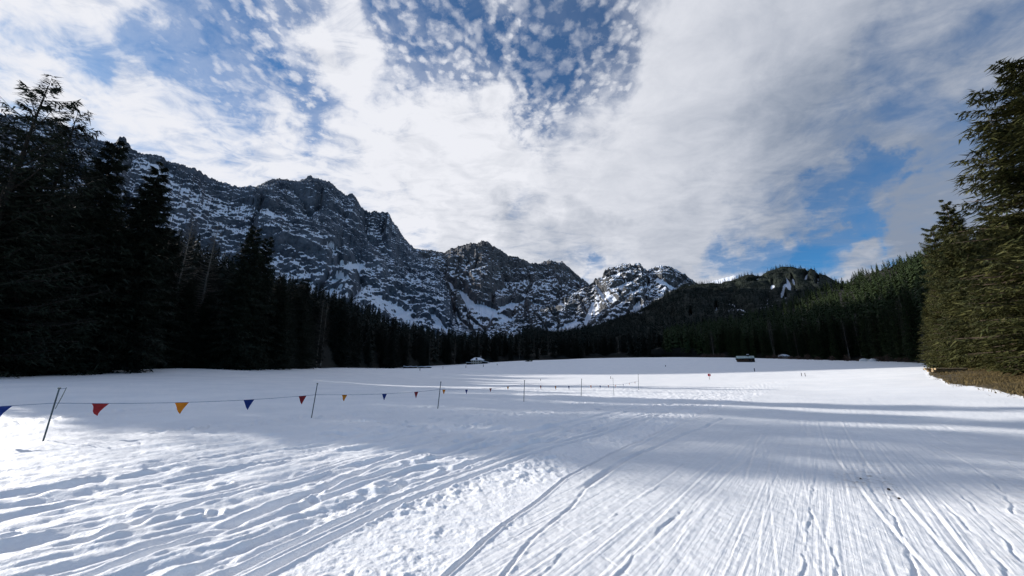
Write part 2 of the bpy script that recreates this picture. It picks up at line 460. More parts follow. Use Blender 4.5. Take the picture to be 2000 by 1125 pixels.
def build_ground():
    r = np.concatenate([np.linspace(.25, 2.4, 14), 1 / np.linspace(1 / 2.5, 1 / 60, 470), 1 / np.linspace(1 / 60.6, 1 / 430, 66), np.geomspace(450, 9000, 16)])
    ta = np.tan(R(61)) * np.linspace(-1, 1, 1120)
    az = np.arctan(ta)
    az = np.concatenate([np.linspace(-180, -61, 60, endpoint=False)[0:] * math.pi / 180, az, (np.linspace(61, 180, 60, endpoint=False)[1:]) * math.pi / 180])
    A, RR = np.meshgrid(az, r)
    X = np.sin(A) * RR; Y = np.cos(A) * RR
    Z = gz(X, Y)
    near = np.nonzero((r <= 75))[0]; nr = len(near)
    x = X[:nr]; y = Y[:nr]; rr = RR[:nr]
    px, py = project(x, y, np.zeros_like(x)); front = y > .5
    det = np.zeros_like(x)
    mA = smooth_line([(250, 1260), (380, 1188), (504, 1125), (600, 1076), (700, 1026), (800, 978), (952, 920), (1022, 893), (1085, 872), (1172, 848), (1260, 820), (1400, 783), (1480, 762), (1540, 747), (1590, 739)])
    dA, sA = poly_dist(x, y, mA)
    mC = smooth_line([(700, 1260), (875, 1119), (1022, 998), (1120, 925), (1195, 885), (1300, 835), (1345, 816), (1420, 791), (1500, 766), (1560, 750), (1610, 740)])
    dC, sC = poly_dist(x, y, mC)
    left = sst(-dA, .15, .6); nb_ = .35 * n2(x * .9, y * .9, 68); mid_ = sst(dA, -.1, .2) * sst(-dC + nb_, -.35, .55); piste = sst(dC, -.1, .25)
    fadefar = 1 - sst(rr, 30, 70)
    # gentle swells everywhere
    det += .05 * fbm2(x * .16, y * .16, 3, 3) * sst(rr, 2, 12)
    # long ploughed ridges, left of the main ski track (direction about 30 degrees right of ahead)
    def along(deg):
        a = R(deg); return x * math.sin(a) + y * math.cos(a), x * math.cos(a) - y * math.sin(a)
    u, v = along(33)
    wv = v + .30 * n2(u * .35, v * .35, 40) + .10 * n2(u * 1.3, v * 1.3, 41)
    ridge = fbm2(u * .34, wv * 2.3, 4, 20, .55) + .55 * (np.abs(n2(u * .5, wv * 4.0, 27)) * 2 - .6) + .3 * np.abs(n2(u * .9, wv * 8.0, 29))
    lump = fbm2(x * 1.9, y * 1.9, 4, 31, .5)
    w_rough = left * (1 - sst(rr, 9.0, 15.0) * .86) * (1 - sst(-dA, 5.5, 9.5) * .75)
    det += w_rough * (.050 * ridge + .014 * lump + .006 * fbm2(x * 6, y * 6, 3, 34))
    pit = n2(u * 1.0, v * 2.6, 45); det -= w_rough * .008 * sst(pit, .30, .75)
    wl = left * .25 + .03
    u2, v2 = along(55)
    dent = n2(u2 * 1.1, v2 * 3.0, 55)
    det -= left * (1 - w_rough) * .045 * sst(dent, .42, .85) * (1 - sst(rr, 30, 60))
    det += left * .012 * fbm2(u2 * 1.4, v2 * 3.5, 4, 57) * fadefar
    det += (1 - piste) * .020 * sst(rr, 7, 12) * fbm2(u * 1.6, v * 5.0, 4, 59, .6) * (1 - sst(rr, 30, 55))
    # boot prints along the left side of the track
    for k in range(70):
        s_ = RNG.uniform(4, 34); off = -abs(RNG.normal(0, 1.3)) - .45
        i = min(len(mA) - 2, int(RNG.uniform(0, len(mA) - 6)))
        (x0, y0), (x1, y1) = mA[i], mA[i + 1]; l = math.hypot(x1 - x0, y1 - y0) + 1e-6
        cx = x0 + (y1 - y0) / l * off + RNG.normal(0, .3); cy = y0 - (x1 - x0) / l * off + RNG.normal(0, .3)
        rad = .07 + .04 * RNG.random(); c0 = math.hypot(cx, cy)
        j0, j1 = np.searchsorted(r[:nr], [c0 - .5, c0 + .5])
        if j1 <= j0 or c0 < 5.5: continue
        d2 = ((x[j0:j1] - cx) ** 2 + (y[j0:j1] - cy) ** 2) / rad ** 2
        det[j0:j1] += -.04 * np.exp(-d2 * d2 * .8) + .018 * np.exp(-(np.sqrt(d2) - 1.5) ** 2 * 5)
    for pix, n in [([(640, 850), (900, 815), (1150, 800), (1320, 790)], 60), ([(300, 845), (620, 815), (900, 790)], 60), ([(560, 812), (720, 822), (860, 842)], 34), ([(20, 830), (250, 800), (520, 775)], 50), ([(900, 835), (1010, 810), (1180, 775)], 36)]:
        L_ = smooth_line(pix, 24)
        for k in range(n):
            cx, cy = L_[int(k / n * (len(L_) - 1))]; cx += RNG.normal(0, .22); cy += RNG.normal(0, .22); c0 = math.hypot(cx, cy)
            j0, j1 = np.searchsorted(r[:nr], [c0 - .5, c0 + .5])
            if j1 <= j0: continue
            d2 = ((x[j0:j1] - cx) ** 2 + (y[j0:j1] - cy) ** 2) / .13 ** 2
            det[j0:j1] += -.065 * np.exp(-d2 * d2 * .8) + .02 * np.exp(-(np.sqrt(d2) - 1.5) ** 2 * 5)
    # churned crumbly strip between main track and piste, and beside them
    crumb = fbm2(x * 9.5, y * 9.5, 4, 60, .65); rd = fbm2(x * 4.0, y * 4.0, 4, 66, .6)
    strip = np.maximum(mid_, .55 * sst(-np.abs(dA + .5), -.7, -.1)) * (1 - sst(rr, 14, 28))
    strip *= .30 + .70 * sst(fbm2(x * .7, y * .7, 3, 67), -.4, .5)
    det += strip * (.016 * crumb + .026 * np.maximum(rd - .05, -.4))
    det += strip * .022 * sst(n2(x * 6.2, y * 6.2, 69), .30, .7)
    # ski track: twin grooves with raised lips
    gfade = 1 - .6 * sst(rr, 24, 50)
    def groove(d, w, depth, lip=.35, s=None):
        k = 1.0 if s is None else .55 + .45 * sst(n2(s * .8, d * 0 + 3, 71), -.6, .3)
        q = np.abs(d) / w
        return gfade * k * (-depth * np.exp(-q ** 4) + depth * lip * np.exp(-((q - 1.7) / .55) ** 2))
    det += groove(dA, .05, .050, .4, sA) + groove(dA + .24, .05, .045, .5, sA + 9) + groove(dA + .55, .07, .040, .4, sA + 20)
    det += groove(dA + 1.25, .08, .05, .5, sA + 44) + groove(dA + 1.75, .10, .05, .5, sA + 74) * sst(sA, 2, 5)
    wob = .05 * n2(sC * .9, sC * 0 + 1, 72)
    det += groove(dC + wob * .6, .020, .026, .5) + groove(dC - .42 + wob, .02, .012, .6, sC)
    det += groove(dC - .16 + .6 * wob, .045, .018, .6) * sst(sC, 5, 9)
    for k, pix in enumerate([[(-60, 998), (0, 984), (240, 928), (400, 896), (520, 872)], [(-60, 1030), (150, 985), (330, 940), (560, 895), (700, 868), (820, 846)],
                             [(-40, 1120), (200, 1050), (330, 1000), (520, 950), (700, 905)], [(100, 1160), (300, 1080), (480, 1010), (640, 950), (800, 890), (920, 858)],
                             [(950, 905), (1060, 858), (1140, 828)], [(1010, 868), (1100, 832), (1180, 808)], [(920, 843), (985, 822)], [(1120, 965), (1220, 900), (1330, 850), (1420, 815)],
                             [(200, 822), (420, 790), (640, 778)], [(100, 905), (330, 862), (560, 838)]]):
        L_ = smooth_line(pix); d, s = poly_dist(x, y, L_)
        endf = sst(s, 0, .8) * sst(sum(math.dist(a, b) for a, b in zip(L_[:-1], L_[1:])) - s, 0, .8)
        det += groove(d + .05 * n2(s * .7, s * 0, 80 + k), .055 + .03 * (k < 4), .045 if k < 4 else .026, .5, s + k * 10) * endf
    # groomed piste: fine scratches and carved ski lines fanning towards az ~40 degrees
    u, v = along(40.5)
    v_ = v + .10 * n2(u * .22, v * .3, 90)
    pf = piste * (1 - sst(rr, 16, 45) * .8)
    stri = fbm2(u * .20, v_ * 13.0, 3, 91, .7) + .5 * fbm2(u * .15, v_ * 3.0, 2, 93)
    patch = .4 + .6 * sst(fbm2(u * .25, v * .9, 2, 97), -.5, .5)
    det += pf * .0048 * stri * patch + pf * .0045 * fbm2(x * 9, y * 9, 3, 99)
    for k in range(120):
        ang = R(40.5 + RNG.normal(0, 2.6) + (RNG.normal(0, 22) if k % 12 == 0 else 0)); v0 = RNG.uniform(-4.5, 6.5) if k < 95 else RNG.uniform(6, 14); u0 = RNG.uniform(3, 16)
        ln = RNG.uniform(1.5, 9)
        uu = x * math.sin(ang) + y * math.cos(ang) - u0; vv = x * math.cos(ang) - y * math.sin(ang) - v0 + .9 * 0
        c = RNG.normal(0, .0035); vv = vv - c * uu * uu - .03 * n2(uu * .4, vv * 0 + k, 110 + k % 7)
        e = sst(uu, -ln, -ln + .8) * (1 - sst(uu, ln - .8, ln))
        wd = RNG.choice([.008, .010, .013, .018]); wd = .007 if k % 12 == 0 else wd; dp = wd * RNG.uniform(.2, .5)
        q = vv / wd
        det += piste * e * (-dp * np.exp(-(q ** 2)) + dp * .8 * np.exp(-((q - 2.1) ** 2)))
    # a few slipped, crumbled edges on the piste
    for pix, w in [([(1790, 1160), (1775, 1070), (1745, 1010), (1705, 960), (1690, 920), (1690, 888)], .022), ([(1640, 1160), (1632, 1090), (1625, 1040)], .02), ([(1560, 1160), (1578, 1060), (1590, 950), (1600, 905)], .018),
                   ([(2000, 1100), (1920, 1010), (1850, 945), (1790, 915)], .018), ([(1985, 1160), (1940, 1080), (1880, 1020), (1820, 965)], .024), ([(1180, 1160), (1260, 1060), (1330, 1000)], .016),
                   ([(1010, 1170), (1150, 1040), (1290, 950)], .016), ([(1985, 1010), (1962, 962), (1930, 935)], .02)]:
        L_ = smooth_line(pix); d, s = poly_dist(x, y, L_)
        d = d + .030 * n2(s * 3.0, s * 0, 130) + .010 * n2(s * 6.0, s * 0, 131)
        w = w * .7; br = .4 + .6 * sst(n2(s * 1.4, s * 0 + 5, 133), -.45, .4)
        det += br * (-.007 * np.exp(-(d / w) ** 2) + .005 * np.exp(-((d + 2.0 * w) / w) ** 2) * (1 + .8 * crumb))
    det *= (1 - sst(rr, 55, 74)) * np.where(front, 1, .4)
    Z[:nr] += det
    # low swells on the far field
    Z += .35 * fbm2(X * .012, Y * .02, 3, 150) * sst(RR, 70, 160) * (1 - sst(RR, 300, 420))
    Z += .05 * fbm2(X * .03, Y * .22, 3, 155) * sst(RR, 30, 70) * (1 - sst(RR, 200, 320))
    GPX, GPY = project(X, Y, Z)
    # bare brown grass on the right bank
    xs = [1795, 1814, 1838, 1853, 1916, 1959, 2000, 2300]; ys = [728, 735, 741, 751, 758, 767, 776, 830]
    low = np.interp(GPX, xs, ys)
    gr = sst(low - GPY, -3, 3.5) * sst(GPX, 1806, 1824) * (Y > 5) * sst(GPY, 700, 716) * (RR < 150)
    gr = np.clip(gr, 0, 1)
    gr = np.maximum(gr, (Y > 5) * sst(RR, 150, 150) * 0)
    Z += gr * (.10 * fbm2(X * .5, Y * .5, 4, 160) + .08) * (RR < 200)
    dirt = np.exp(-(((GPX - 1690) / 60) ** 2 + ((GPY - 935) / 26) ** 2)) * .9 + .9 * np.exp(-(((GPX - 1745) / 22) ** 2 + ((GPY - 960) / 16) ** 2)) + .45 * sst(GPX, 1850, 2050) * sst(GPY, 820, 1000)
    dirt = dirt * (Y > 1)
    pist = np.zeros_like(Z); pist[:nr] = piste * np.where(front, 1, 0); pist *= 1 - sst(RR, 20, 65)
    nr_, nc = X.shape
    V = np.stack([X, Y, Z], -1).reshape(-1, 3)
    i = np.arange(nr_ - 1)[:, None] * nc; j = np.arange(nc)[None]; j2 = (j + 1) % nc
    Q = np.stack([i + j, i + j2, i + nc + j2, i + nc + j], -1).reshape(-1, 4)[:, ::-1]
    V = np.vstack([V, [[0, 0, 0]]]); cidx = len(V) - 1
    T = np.stack([np.full(nc, cidx), np.arange(nc), (np.arange(nc) + 1) % nc], -1)[:, ::-1]
    pad = lambda a: np.append(a.ravel(), 0)
    me = mesh_np('snow_ground', V, Q, T, [M_snow], {'grass': pad(gr), 'dirt': pad(dirt), 'piste': pad(pist), 'dist': pad(RR)}, True)
    o = link('snow_ground', me); tag(o, 'snow covered meadow with groomed piste, ski tracks and trampled ridges', 'snow', kind='structure')
build_ground()

# ------------------------------------------------------------------ mountains and hills
class Sheet:
    """terrain from a far crest down to a near foot, crest and foot read from the photograph, each at its own distance"""
    def __init__(s, ridge, foot, power=1.2):
        a = np.array([(float(az_tan(p[0], p[1])[0]), float(az_tan(p[0], p[1])[1]), p[2]) for p in ridge]); s.rg = a[np.argsort(a[:, 0])]
        b = np.array([(float(az_tan(p[0], p[1])[0]), float(az_tan(p[0], p[1])[1]), p[2]) for p in foot]); s.ft = b[np.argsort(b[:, 0])]
        s.p = power; s.grid = None
    def at(s, az, t, jag=0):
        te = np.interp(az, s.rg[:, 0], s.rg[:, 1]) + jag; rr = np.interp(az, s.rg[:, 0], s.rg[:, 2])
        fe = np.interp(az, s.ft[:, 0], s.ft[:, 1]); fr = np.interp(az, s.ft[:, 0], s.ft[:, 2])
        zr = EYE + rr * te; zf = EYE + fr * fe
        tt = np.clip(t, 0, 1); r = np.where(t < 0, rr - t * (rr - fr) * 1.2, rr + (fr - rr) * tt)
        z = zf + (zr - zf) * (1 - tt) ** s.p
        z = np.where(t < 0, zr + t * (zr - zf) * 1.1, z)
        return r, z
    def height(s, x, y):
        az = np.arctan2(x, y); r = np.hypot(x, y)
        rr = np.interp(az, s.rg[:, 0], s.rg[:, 2]); fr = np.interp(az, s.ft[:, 0], s.ft[:, 2])
        t = (r - rr) / (fr - rr)
        return np.where((t >= -.5) & (t <= 1), s.at(az, t)[1], -99)
    def build(s, name, x0, x1, nc, nr, mat, amps, scale, seed, jag=.002, snow=None, veg=None, thr=.60, rough_z=.35, strata=0.0, label=''):
        a0 = float(az_tan(*x0)[0]); a1 = float(az_tan(*x1)[0])
        az = np.linspace(a0, a1, nc)
        t = np.concatenate([[-1, -.6, -.3, -.15, -.07, -.03, -.012], np.linspace(0, 1, nr) ** 1.15])
        jg = jag * (fbm2(az * 90, az * 0, 5, seed, .62) + .5 * (1 - 2 * np.abs(n2(az * 260, az * 0, seed + 3))) - .3)
        A, T = np.meshgrid(az, t)
        Rr, Z = s.at(A, T, jg[None] * np.ones_like(T))
        Rm = float(np.mean(s.rg[:, 2]))
        ux, uy = np.sin(A), np.cos(A)
        X, Y = ux * Rr, uy * Rr
        px, py = project(X, Y, Z)
        sn = np.zeros_like(X)
        for (cx, cy, rx, ry, an, w) in (snow or []):
            c_, s_ = math.cos(R(an)), math.sin(R(an)); qx = (px - cx) * c_ + (py - cy) * s_; qy = -(px - cx) * s_ + (py - cy) * c_
            sn = np.maximum(sn, w * (1 - sst(np.hypot(qx / rx, qy / ry) + .25 * n2(px * .06, py * .12, 9), .6, 1.15)))
        L = scale
        arc = A * Rm
        d = amps[0] * fbm3(arc / L, Rr / L * .5, Z / L * rough_z, 4, seed + 10, .5, True)
        d += amps[1] * fbm3(X / (L * .30), Y / (L * .30), Z / (L * .5), 4, seed + 20, .55, True)
        d += amps[2] * fbm3(X / (L * .085), Y / (L * .085), Z / (L * .11), 3, seed + 30, .6)
        if strata:
            q = (Z + .22 * arc + 22 * fbm3(X / L, Y / L, Z / L, 3, seed + 40)) / (L * .13)
            fr = q - np.floor(q); d += strata * (np.where(fr < .7, fr / .7, (1 - fr) / .3) - .5) * (.6 + fbm3(X / L, Y / L, Z / L * .3, 2, seed + 50))
            q2 = (Z - .35 * arc + 12 * fbm3(X / L * 2, Y / L * 2, Z / L * 2, 2, seed + 60)) / (L * .055)
            fr = q2 - np.floor(q2); d += strata * .4 * (np.where(fr < .75, fr / .75, (1 - fr) / .25) - .5)
        gw = arc / (L * .42) + .55 * n3(X / L, Y / L, Z / (L * .7), seed + 80) + .25 * Z / L
        gl = np.clip(1 - np.abs(n2(gw, Z / (L * 2.6), seed + 81)) * 5.5, 0, 1) * sst(T, .03, .2)
        d -= amps[0] * .75 * gl ** 1.5
        cliff = fbm3(X / L * .55, Y / L * .55, Z / L * 1.5, 3, seed + 85)
        d *= (.30 + .70 * sst(T, 0, .08)) * (1 - .85 * np.clip(sn, 0, 1)) * (1 - sst(T, .93, 1))
        d = np.where(T < 0, d * .3, d)
        s.axis = (az, t)
        # push rock out towards the open valley
        X2, Y2, Z2 = X - ux * d * .85, Y - uy * d * .85, Z + d * .35
        s.grid = (X2, Y2, Z2)
        gx = [np.gradient(q, axis=1) for q in (X2, Y2, Z2)]; gt = [np.gradient(q, axis=0) for q in (X2, Y2, Z2)]
        nx = gx[1] * gt[2] - gx[2] * gt[1]; ny = gx[2] * gt[0] - gx[0] * gt[2]; nz = gx[0] * gt[1] - gx[1] * gt[0]
        nz = np.abs(nz) / (np.sqrt(nx * nx + ny * ny + nz * nz) + 1e-9)
        snw = .5 + (nz - thr) * 2.6 - .35 * (1 - sst(T, 0, .10)) + .32 * fbm3(X / L * .8, Y / L * .8, Z / L * 1.1, 4, seed + 70) + .42 * np.clip(cliff, -1, 1) + .50 * gl * gl + .22 * (T - .45) + sn * 1.3
        vg = np.full_like(X, -2.0)
        if veg: vg = np.interp(py + 14 * n2(px * .03, py * .05, 5), *veg) - 1.6 * sn
        nrr, ncc = X.shape
        i = np.arange(nrr - 1)[:, None] * ncc; j = np.arange(ncc - 1)[None]
        Q = np.stack([i + j, i + ncc + j, i + ncc + j + 1, i + j + 1], -1).reshape(-1, 4)
        me = mesh_np(name, np.stack([X2, Y2, Z2], -1).reshape(-1, 3), Q, None, [mat], {'snow': np.clip(snw, -1, 2), 'veg': vg}, False)
        o = link(name, me); tag(o, label, 'mountain', kind='structure'); return o

foot_w = [(-500, 700, 300), (300, 660, 700), (600, 640, 800), (850, 668, 900), (950, 672, 900)]
A = Sheet([(-420, 640, 1250), (-250, 480, 1290), (-40, 226, 1310), (0, 236, 1320), (60, 238, 1340), (110, 241, 1360), (150, 260, 1380), (195, 277, 1400), (225, 282, 1410), (233, 270, 1412), (243, 273, 1415), (255, 290, 1420),  # unseen left end of the crest lowered to let the sun through
           (268, 303, 1430), (315, 307, 1450), (330, 319, 1460), (380, 330, 1490), (410, 350, 1510), (440, 362, 1530), (470, 371, 1550), (500, 371, 1570), (515, 360, 1580), (530, 353, 1590), (560, 353, 1610), (575, 359, 1620),
           (600, 357, 1640), (622, 354, 1650), (650, 365, 1670), (668, 384, 1680), (675, 395, 1685), (684, 392, 1690), (692, 391, 1695), (700, 401, 1700), (712, 420, 1710), (735, 422, 1720), (760, 423, 1740),
           (766, 437, 1745), (776, 446, 1755), (790, 465, 1765), (805, 480, 1775), (812, 490, 1780), (832, 508, 1700), (853, 523, 1620), (865, 555, 1500), (880, 586, 1400), (884, 617, 1300), (896, 645, 1150), (925, 668, 1000)], foot_w, 1.15)
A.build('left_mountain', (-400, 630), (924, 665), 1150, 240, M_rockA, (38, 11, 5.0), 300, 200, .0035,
        snow=[(682, 528, 40, 14, -8, 1), (645, 497, 22, 6, 10, .7), (660, 560, 26, 9, 15, .8), (760, 600, 40, 14, 30, .45), (640, 580, 34, 10, 10, .5), (400, 400, 90, 20, 20, .25), (500, 430, 70, 16, 10, .3), (300, 340, 50, 14, 20, .3),
              (790, 615, 40, 12, 45, .5), (750, 640, 40, 12, 10, .4), (860, 640, 30, 7, 50, .6)],
        veg=([400, 560, 610, 650, 700], [-2, -1.3, -.2, .15, .9]), thr=.655, strata=9, label='long snow dusted rock massif rising behind the left forest')
B = Sheet([(700, 500, 2500), (790, 484, 2500), (812, 488, 2500), (841, 491, 2520), (868, 496, 2520), (880, 486, 2520), (904, 481, 2530), (919, 476, 2530), (931, 477, 2530), (943, 470, 2540), (952, 475, 2540), (966, 486, 2550), (978, 491, 2550),
           (992, 502, 2560), (1005, 503, 2560), (1025, 511, 2570), (1037, 518, 2580), (1052, 518, 2580), (1072, 510, 2590), (1083, 515, 2600), (1099, 514, 2600), (1115, 528, 2620), (1134, 544, 2640), (1150, 557, 2650), (1200, 590, 2700), (1260, 640, 2700)],
          [(700, 665, 1250), (850, 668, 1250), (1000, 672, 1250), (1260, 672, 1500)], 1.45)
B.build('central_mountain', (780, 480), (1255, 635), 480, 180, M_rockB, (42, 17, 8), 330, 300, .0035,
        snow=[(905, 583, 36, 10, 40, 1), (945, 606, 40, 11, 12, 1), (995, 602, 32, 10, -18, 1), (880, 562, 14, 6, 50, .8), (965, 622, 55, 8, 14, .6), (1045, 600, 26, 4, 10, .6), (905, 640, 40, 5, 48, .8), (940, 650, 40, 4, 40, .6), (870, 625, 20, 5, 55, .7), (1010, 640, 50, 8, 5, .35)],
        veg=([400, 600, 640, 665], [-2, -1.3, -.25, .35]), thr=.70, strata=10, label='brown grey rocky peak with a snowfield in the middle of the valley head')
C = Sheet([(900, 668, 1500), (960, 645, 1650), (1000, 630, 1750), (1040, 615, 1850), (1078, 596, 1950), (1097, 583, 2000), (1123, 572, 2050), (1150, 560, 2100), (1159, 556, 2110), (1163, 548, 2110), (1177, 543, 2120), (1182, 528, 2120), (1195, 525, 2130), (1211, 520, 2130),
           (1221, 518, 2140), (1238, 523, 2140), (1242, 517, 2140), (1250, 517, 2140), (1257, 525, 2150), (1265, 530, 2150), (1276, 526, 2150), (1289, 520, 2150), (1302, 520, 2150), (1320, 528, 2160), (1331, 538, 2160), (1348, 547, 2170), (1359, 554, 2180), (1400, 580, 2200), (1500, 640, 2200)],
          [(900, 672, 1000), (1100, 675, 1000), (1300, 680, 1000), (1500, 680, 1200)], 1.3)
C.build('right_mountain', (930, 655), (1450, 600), 480, 170, M_rockC, (36, 15, 7), 270, 400, .0035,
        snow=[(1105, 642, 36, 7, -25, 1), (1075, 650, 40, 6, -10, .8), (1150, 618, 6, 22, 25, .8), (1180, 632, 14, 5, -40, .8), (1175, 580, 30, 5, 55, .7), (1225, 560, 30, 5, -20, .7), (1200, 545, 34, 5, -15, .5), (1215, 598, 34, 5, -40, .8), (1245, 610, 10, 18, 25, .6), (1130, 575, 40, 4, -15, .6),
              (1240, 578, 40, 6, -30, .5), (1090, 602, 20, 8, 10, .6), (1165, 600, 10, 20, 10, .4), (1300, 560, 34, 6, 20, .5), (1190, 585, 20, 8, 30, .5)],
        veg=([400, 545, 580, 620, 665], [-2, -1.2, -.35, -.15, .25]), thr=.67, strata=8, label='lower rocky peak with snow gullies right of the valley head')
Fm = Sheet([(1250, 600, 4200), (1340, 562, 4200), (1383, 551, 4200), (1403, 546, 4200), (1422, 541, 4200), (1436, 538, 4200), (1452, 541, 4200), (1480, 560, 4200), (1560, 600, 4200)], [(1250, 660, 2900), (1560, 660, 2900)], 1.1)
Fm.build('distant_snow_peak', (1300, 580), (1520, 580), 90, 40, M_rockB, (10, 6, 3), 500, 500, .001, snow=[(1430, 560, 120, 50, 0, 1)], thr=.3, label='small white snow peak far behind the wooded hill')
D = Sheet([(980, 672, 700), (1065, 664, 900), (1130, 652, 1100), (1169, 643, 1200), (1227, 625, 1350), (1270, 599, 1450), (1305, 576, 1520), (1338, 563, 1560), (1377, 561, 1600), (1409, 561, 1620), (1429, 552, 1640), (1455, 543, 1660), (1487, 541, 1680), (1507, 531, 1700), (1526, 524, 1710), (1546, 524, 1720),
           (1565, 530, 1730), (1585, 533, 1740), (1601, 541, 1750), (1624, 552, 1760), (1700, 600, 1760), (1800, 650, 1700)],
          [(980, 690, 480), (1200, 690, 480), (1450, 690, 520), (1800, 690, 700)], 1.1)
D.build('wooded_hill', (1000, 670), (1760, 630), 420, 110, M_hillD, (24, 10, 2), 320, 600, .0008,
        snow=[(1598, 555, 4.8, 12.5, 0, 1.3), (1530, 569, 4.8, 17.5, 10, 1.3), (1540, 559, 4.8, 15, -15, 1.3), (1510, 563, 4.8, 10, 0, 1.3), (1550, 551, 3.6, 12.5, -20, 1.3), (1487, 548, 14.4, 5, 0, 1.3), (1470, 556, 12, 3.75, 0, 1.3), (1425, 555, 8.4, 3.75, 0, 1.3), (1576, 543, 4.8, 10, 30, 1.3), (1400, 606, 3.6, 7.5, 0, 1.3), (1350, 623, 3.6, 7.5, 10, 1.3), (1375, 643, 3.6, 6.25, 10, 1.3), (1290, 603, 4.8, 3.75, 0, 1.3), (1535, 588, 3.6, 11.25, 5, 1.3)],
        thr=1.15, label='dark wooded hill with snow streaks near its summit')
E = Sheet([(1270, 690, 430), (1300, 682, 470), (1320, 668, 540), (1345, 660, 620), (1390, 645, 720), (1422, 633, 780), (1487, 617, 880), (1552, 590, 960), (1585, 577, 1000), (1617, 567, 1040), (1650, 560, 1060), (1700, 541, 1020), (1761, 524, 960), (1805, 514, 900), (1900, 500, 800), (2100, 470, 650), (2600, 400, 500)],
          [(p[0], p[1] - 1.0, p[2] + 8) for p in EDGE if p[0] >= 1150] , 1.0)
E.build('right_forest_slope', (1272, 690), (2550, 600), 300, 60, M_floor, (10, 4, .5), 200, 700, .0005, thr=2.0, label='forested slope rising at the right of the meadow')
G = Sheet([(-800, 300, 230), (-400, 400, 270), (0, 450, 290), (200, 490, 310), (350, 535, 330), (470, 578, 380), (560, 586, 430), (640, 600, 480), (700, 614, 520), (740, 632, 540), (770, 652, 560), (860, 664, 600), (1000, 668, 640), (1180, 673, 660), (1330, 680, 660)],
          [(p[0], p[1] - 1.0, p[2] + 6) for p in EDGE if p[0] <= 1400], 1.0)
G.build('left_forest_slope', (-780, 600), (1325, 690), 300, 50, M_floor, (6, 3, .5), 160, 800, .0005, thr=2.0, label='forested slope rising at the left of the meadow')

# ------------------------------------------------------------------ conifers
def crown_arrays(H, Rm, seed, nbr, ntw, m, bw, bl, base=.05, expo=.75, up=.5, down=-.35, sag=.30, lop=0.0, dens=.60, ragged=.25, tiers=0):
    g = np.random.default_rng(seed)
    zf = base + (1 - base) * (1 - (1 - np.sort((np.arange(nbr) + g.random(nbr)) / nbr)) ** dens)
    if tiers: zf = base + (1 - base) * (np.round((zf - base) / (1 - base) * tiers) / tiers * .985) + g.normal(0, .0035, nbr)
    zf = np.clip(zf, base, .995)
    az = np.arange(nbr) * 2.39996 + g.normal(0, .35, nbr)
    L = Rm * (1 - zf) ** expo * g.uniform(1 - ragged * 1.4, 1 + ragged * .8, nbr) + .006 * H
    L *= 1 - .35 * np.clip((base + .10 - zf) / .10, 0, 1)
    L *= 1 + lop * np.cos(az - math.pi)
    p0 = down + (up - down) * zf ** 1.5 + g.normal(0, .10, nbr)
    def bp(s):
        o = L[:, None] * s; zz = zf[:, None] * H + L[:, None] * (s * np.sin(p0)[:, None] - sag * s ** 2 * (1 - zf[:, None]) + .16 * s ** 4)
        return o * np.cos(az)[:, None], o * np.sin(az)[:, None], zz
    s = (np.linspace(.10, 1, ntw)[None] + g.uniform(-.03, .03, (nbr, ntw)))
    bx, by, bz = bp(s)
    sh = (nbr, ntw, 2, m)
    side = np.array([-1, 1])[None, None, :, None] * np.ones(sh)
    tl = (L[:, None] * (.16 + .26 * (1 - s)) + bl * .35)[:, :, None, None] * g.uniform(.5, 1.15, sh)
    k = g.random(sh)                                                     # position along the twig
    ang = az[:, None, None, None] + side * g.uniform(.55, 1.15, sh)
    ox = bx[:, :, None, None] + np.cos(ang) * tl * k; oy = by[:, :, None, None] + np.sin(ang) * tl * k
    oz = bz[:, :, None, None] - tl * k * g.uniform(.05, .45, sh)
    da = ang + g.normal(0, .55, sh); dz = g.normal(-.28, .35, sh)
    ln = bl * g.uniform(.6, 1.35, sh) * np.minimum(1, .45 + L / (Rm * .45))[:, None, None, None]
    ex, ey, ez = ox + np.cos(da) * ln, oy + np.sin(da) * ln, oz + dz * ln
    wa = da + math.pi / 2 + g.normal(0, .5, sh); wz = g.normal(0, .45, sh); w = bw * g.uniform(.6, 1.3, sh) * .5
    a = np.stack([ox + np.cos(wa) * w, oy + np.sin(wa) * w, oz + wz * w], -1)
    b = np.stack([ox - np.cos(wa) * w, oy - np.sin(wa) * w, oz - wz * w], -1)
    c = np.stack([ex, ey, ez], -1)
    V = np.stack([a, b, c], -2).reshape(-1, 3)
    sb = np.linspace(0, 1, 4)[None] * np.ones((nbr, 1)); X_, Y_, Z_ = bp(sb)
    return V, np.stack([X_, Y_, Z_], -1), L
def crown_mesh(name, mat, *a, **k):
    V, br, L = crown_arrays(*a, **k)
    me = mesh_np(name, V, None, np.arange(len(V)).reshape(-1, 3), [mat]); return me, br, L
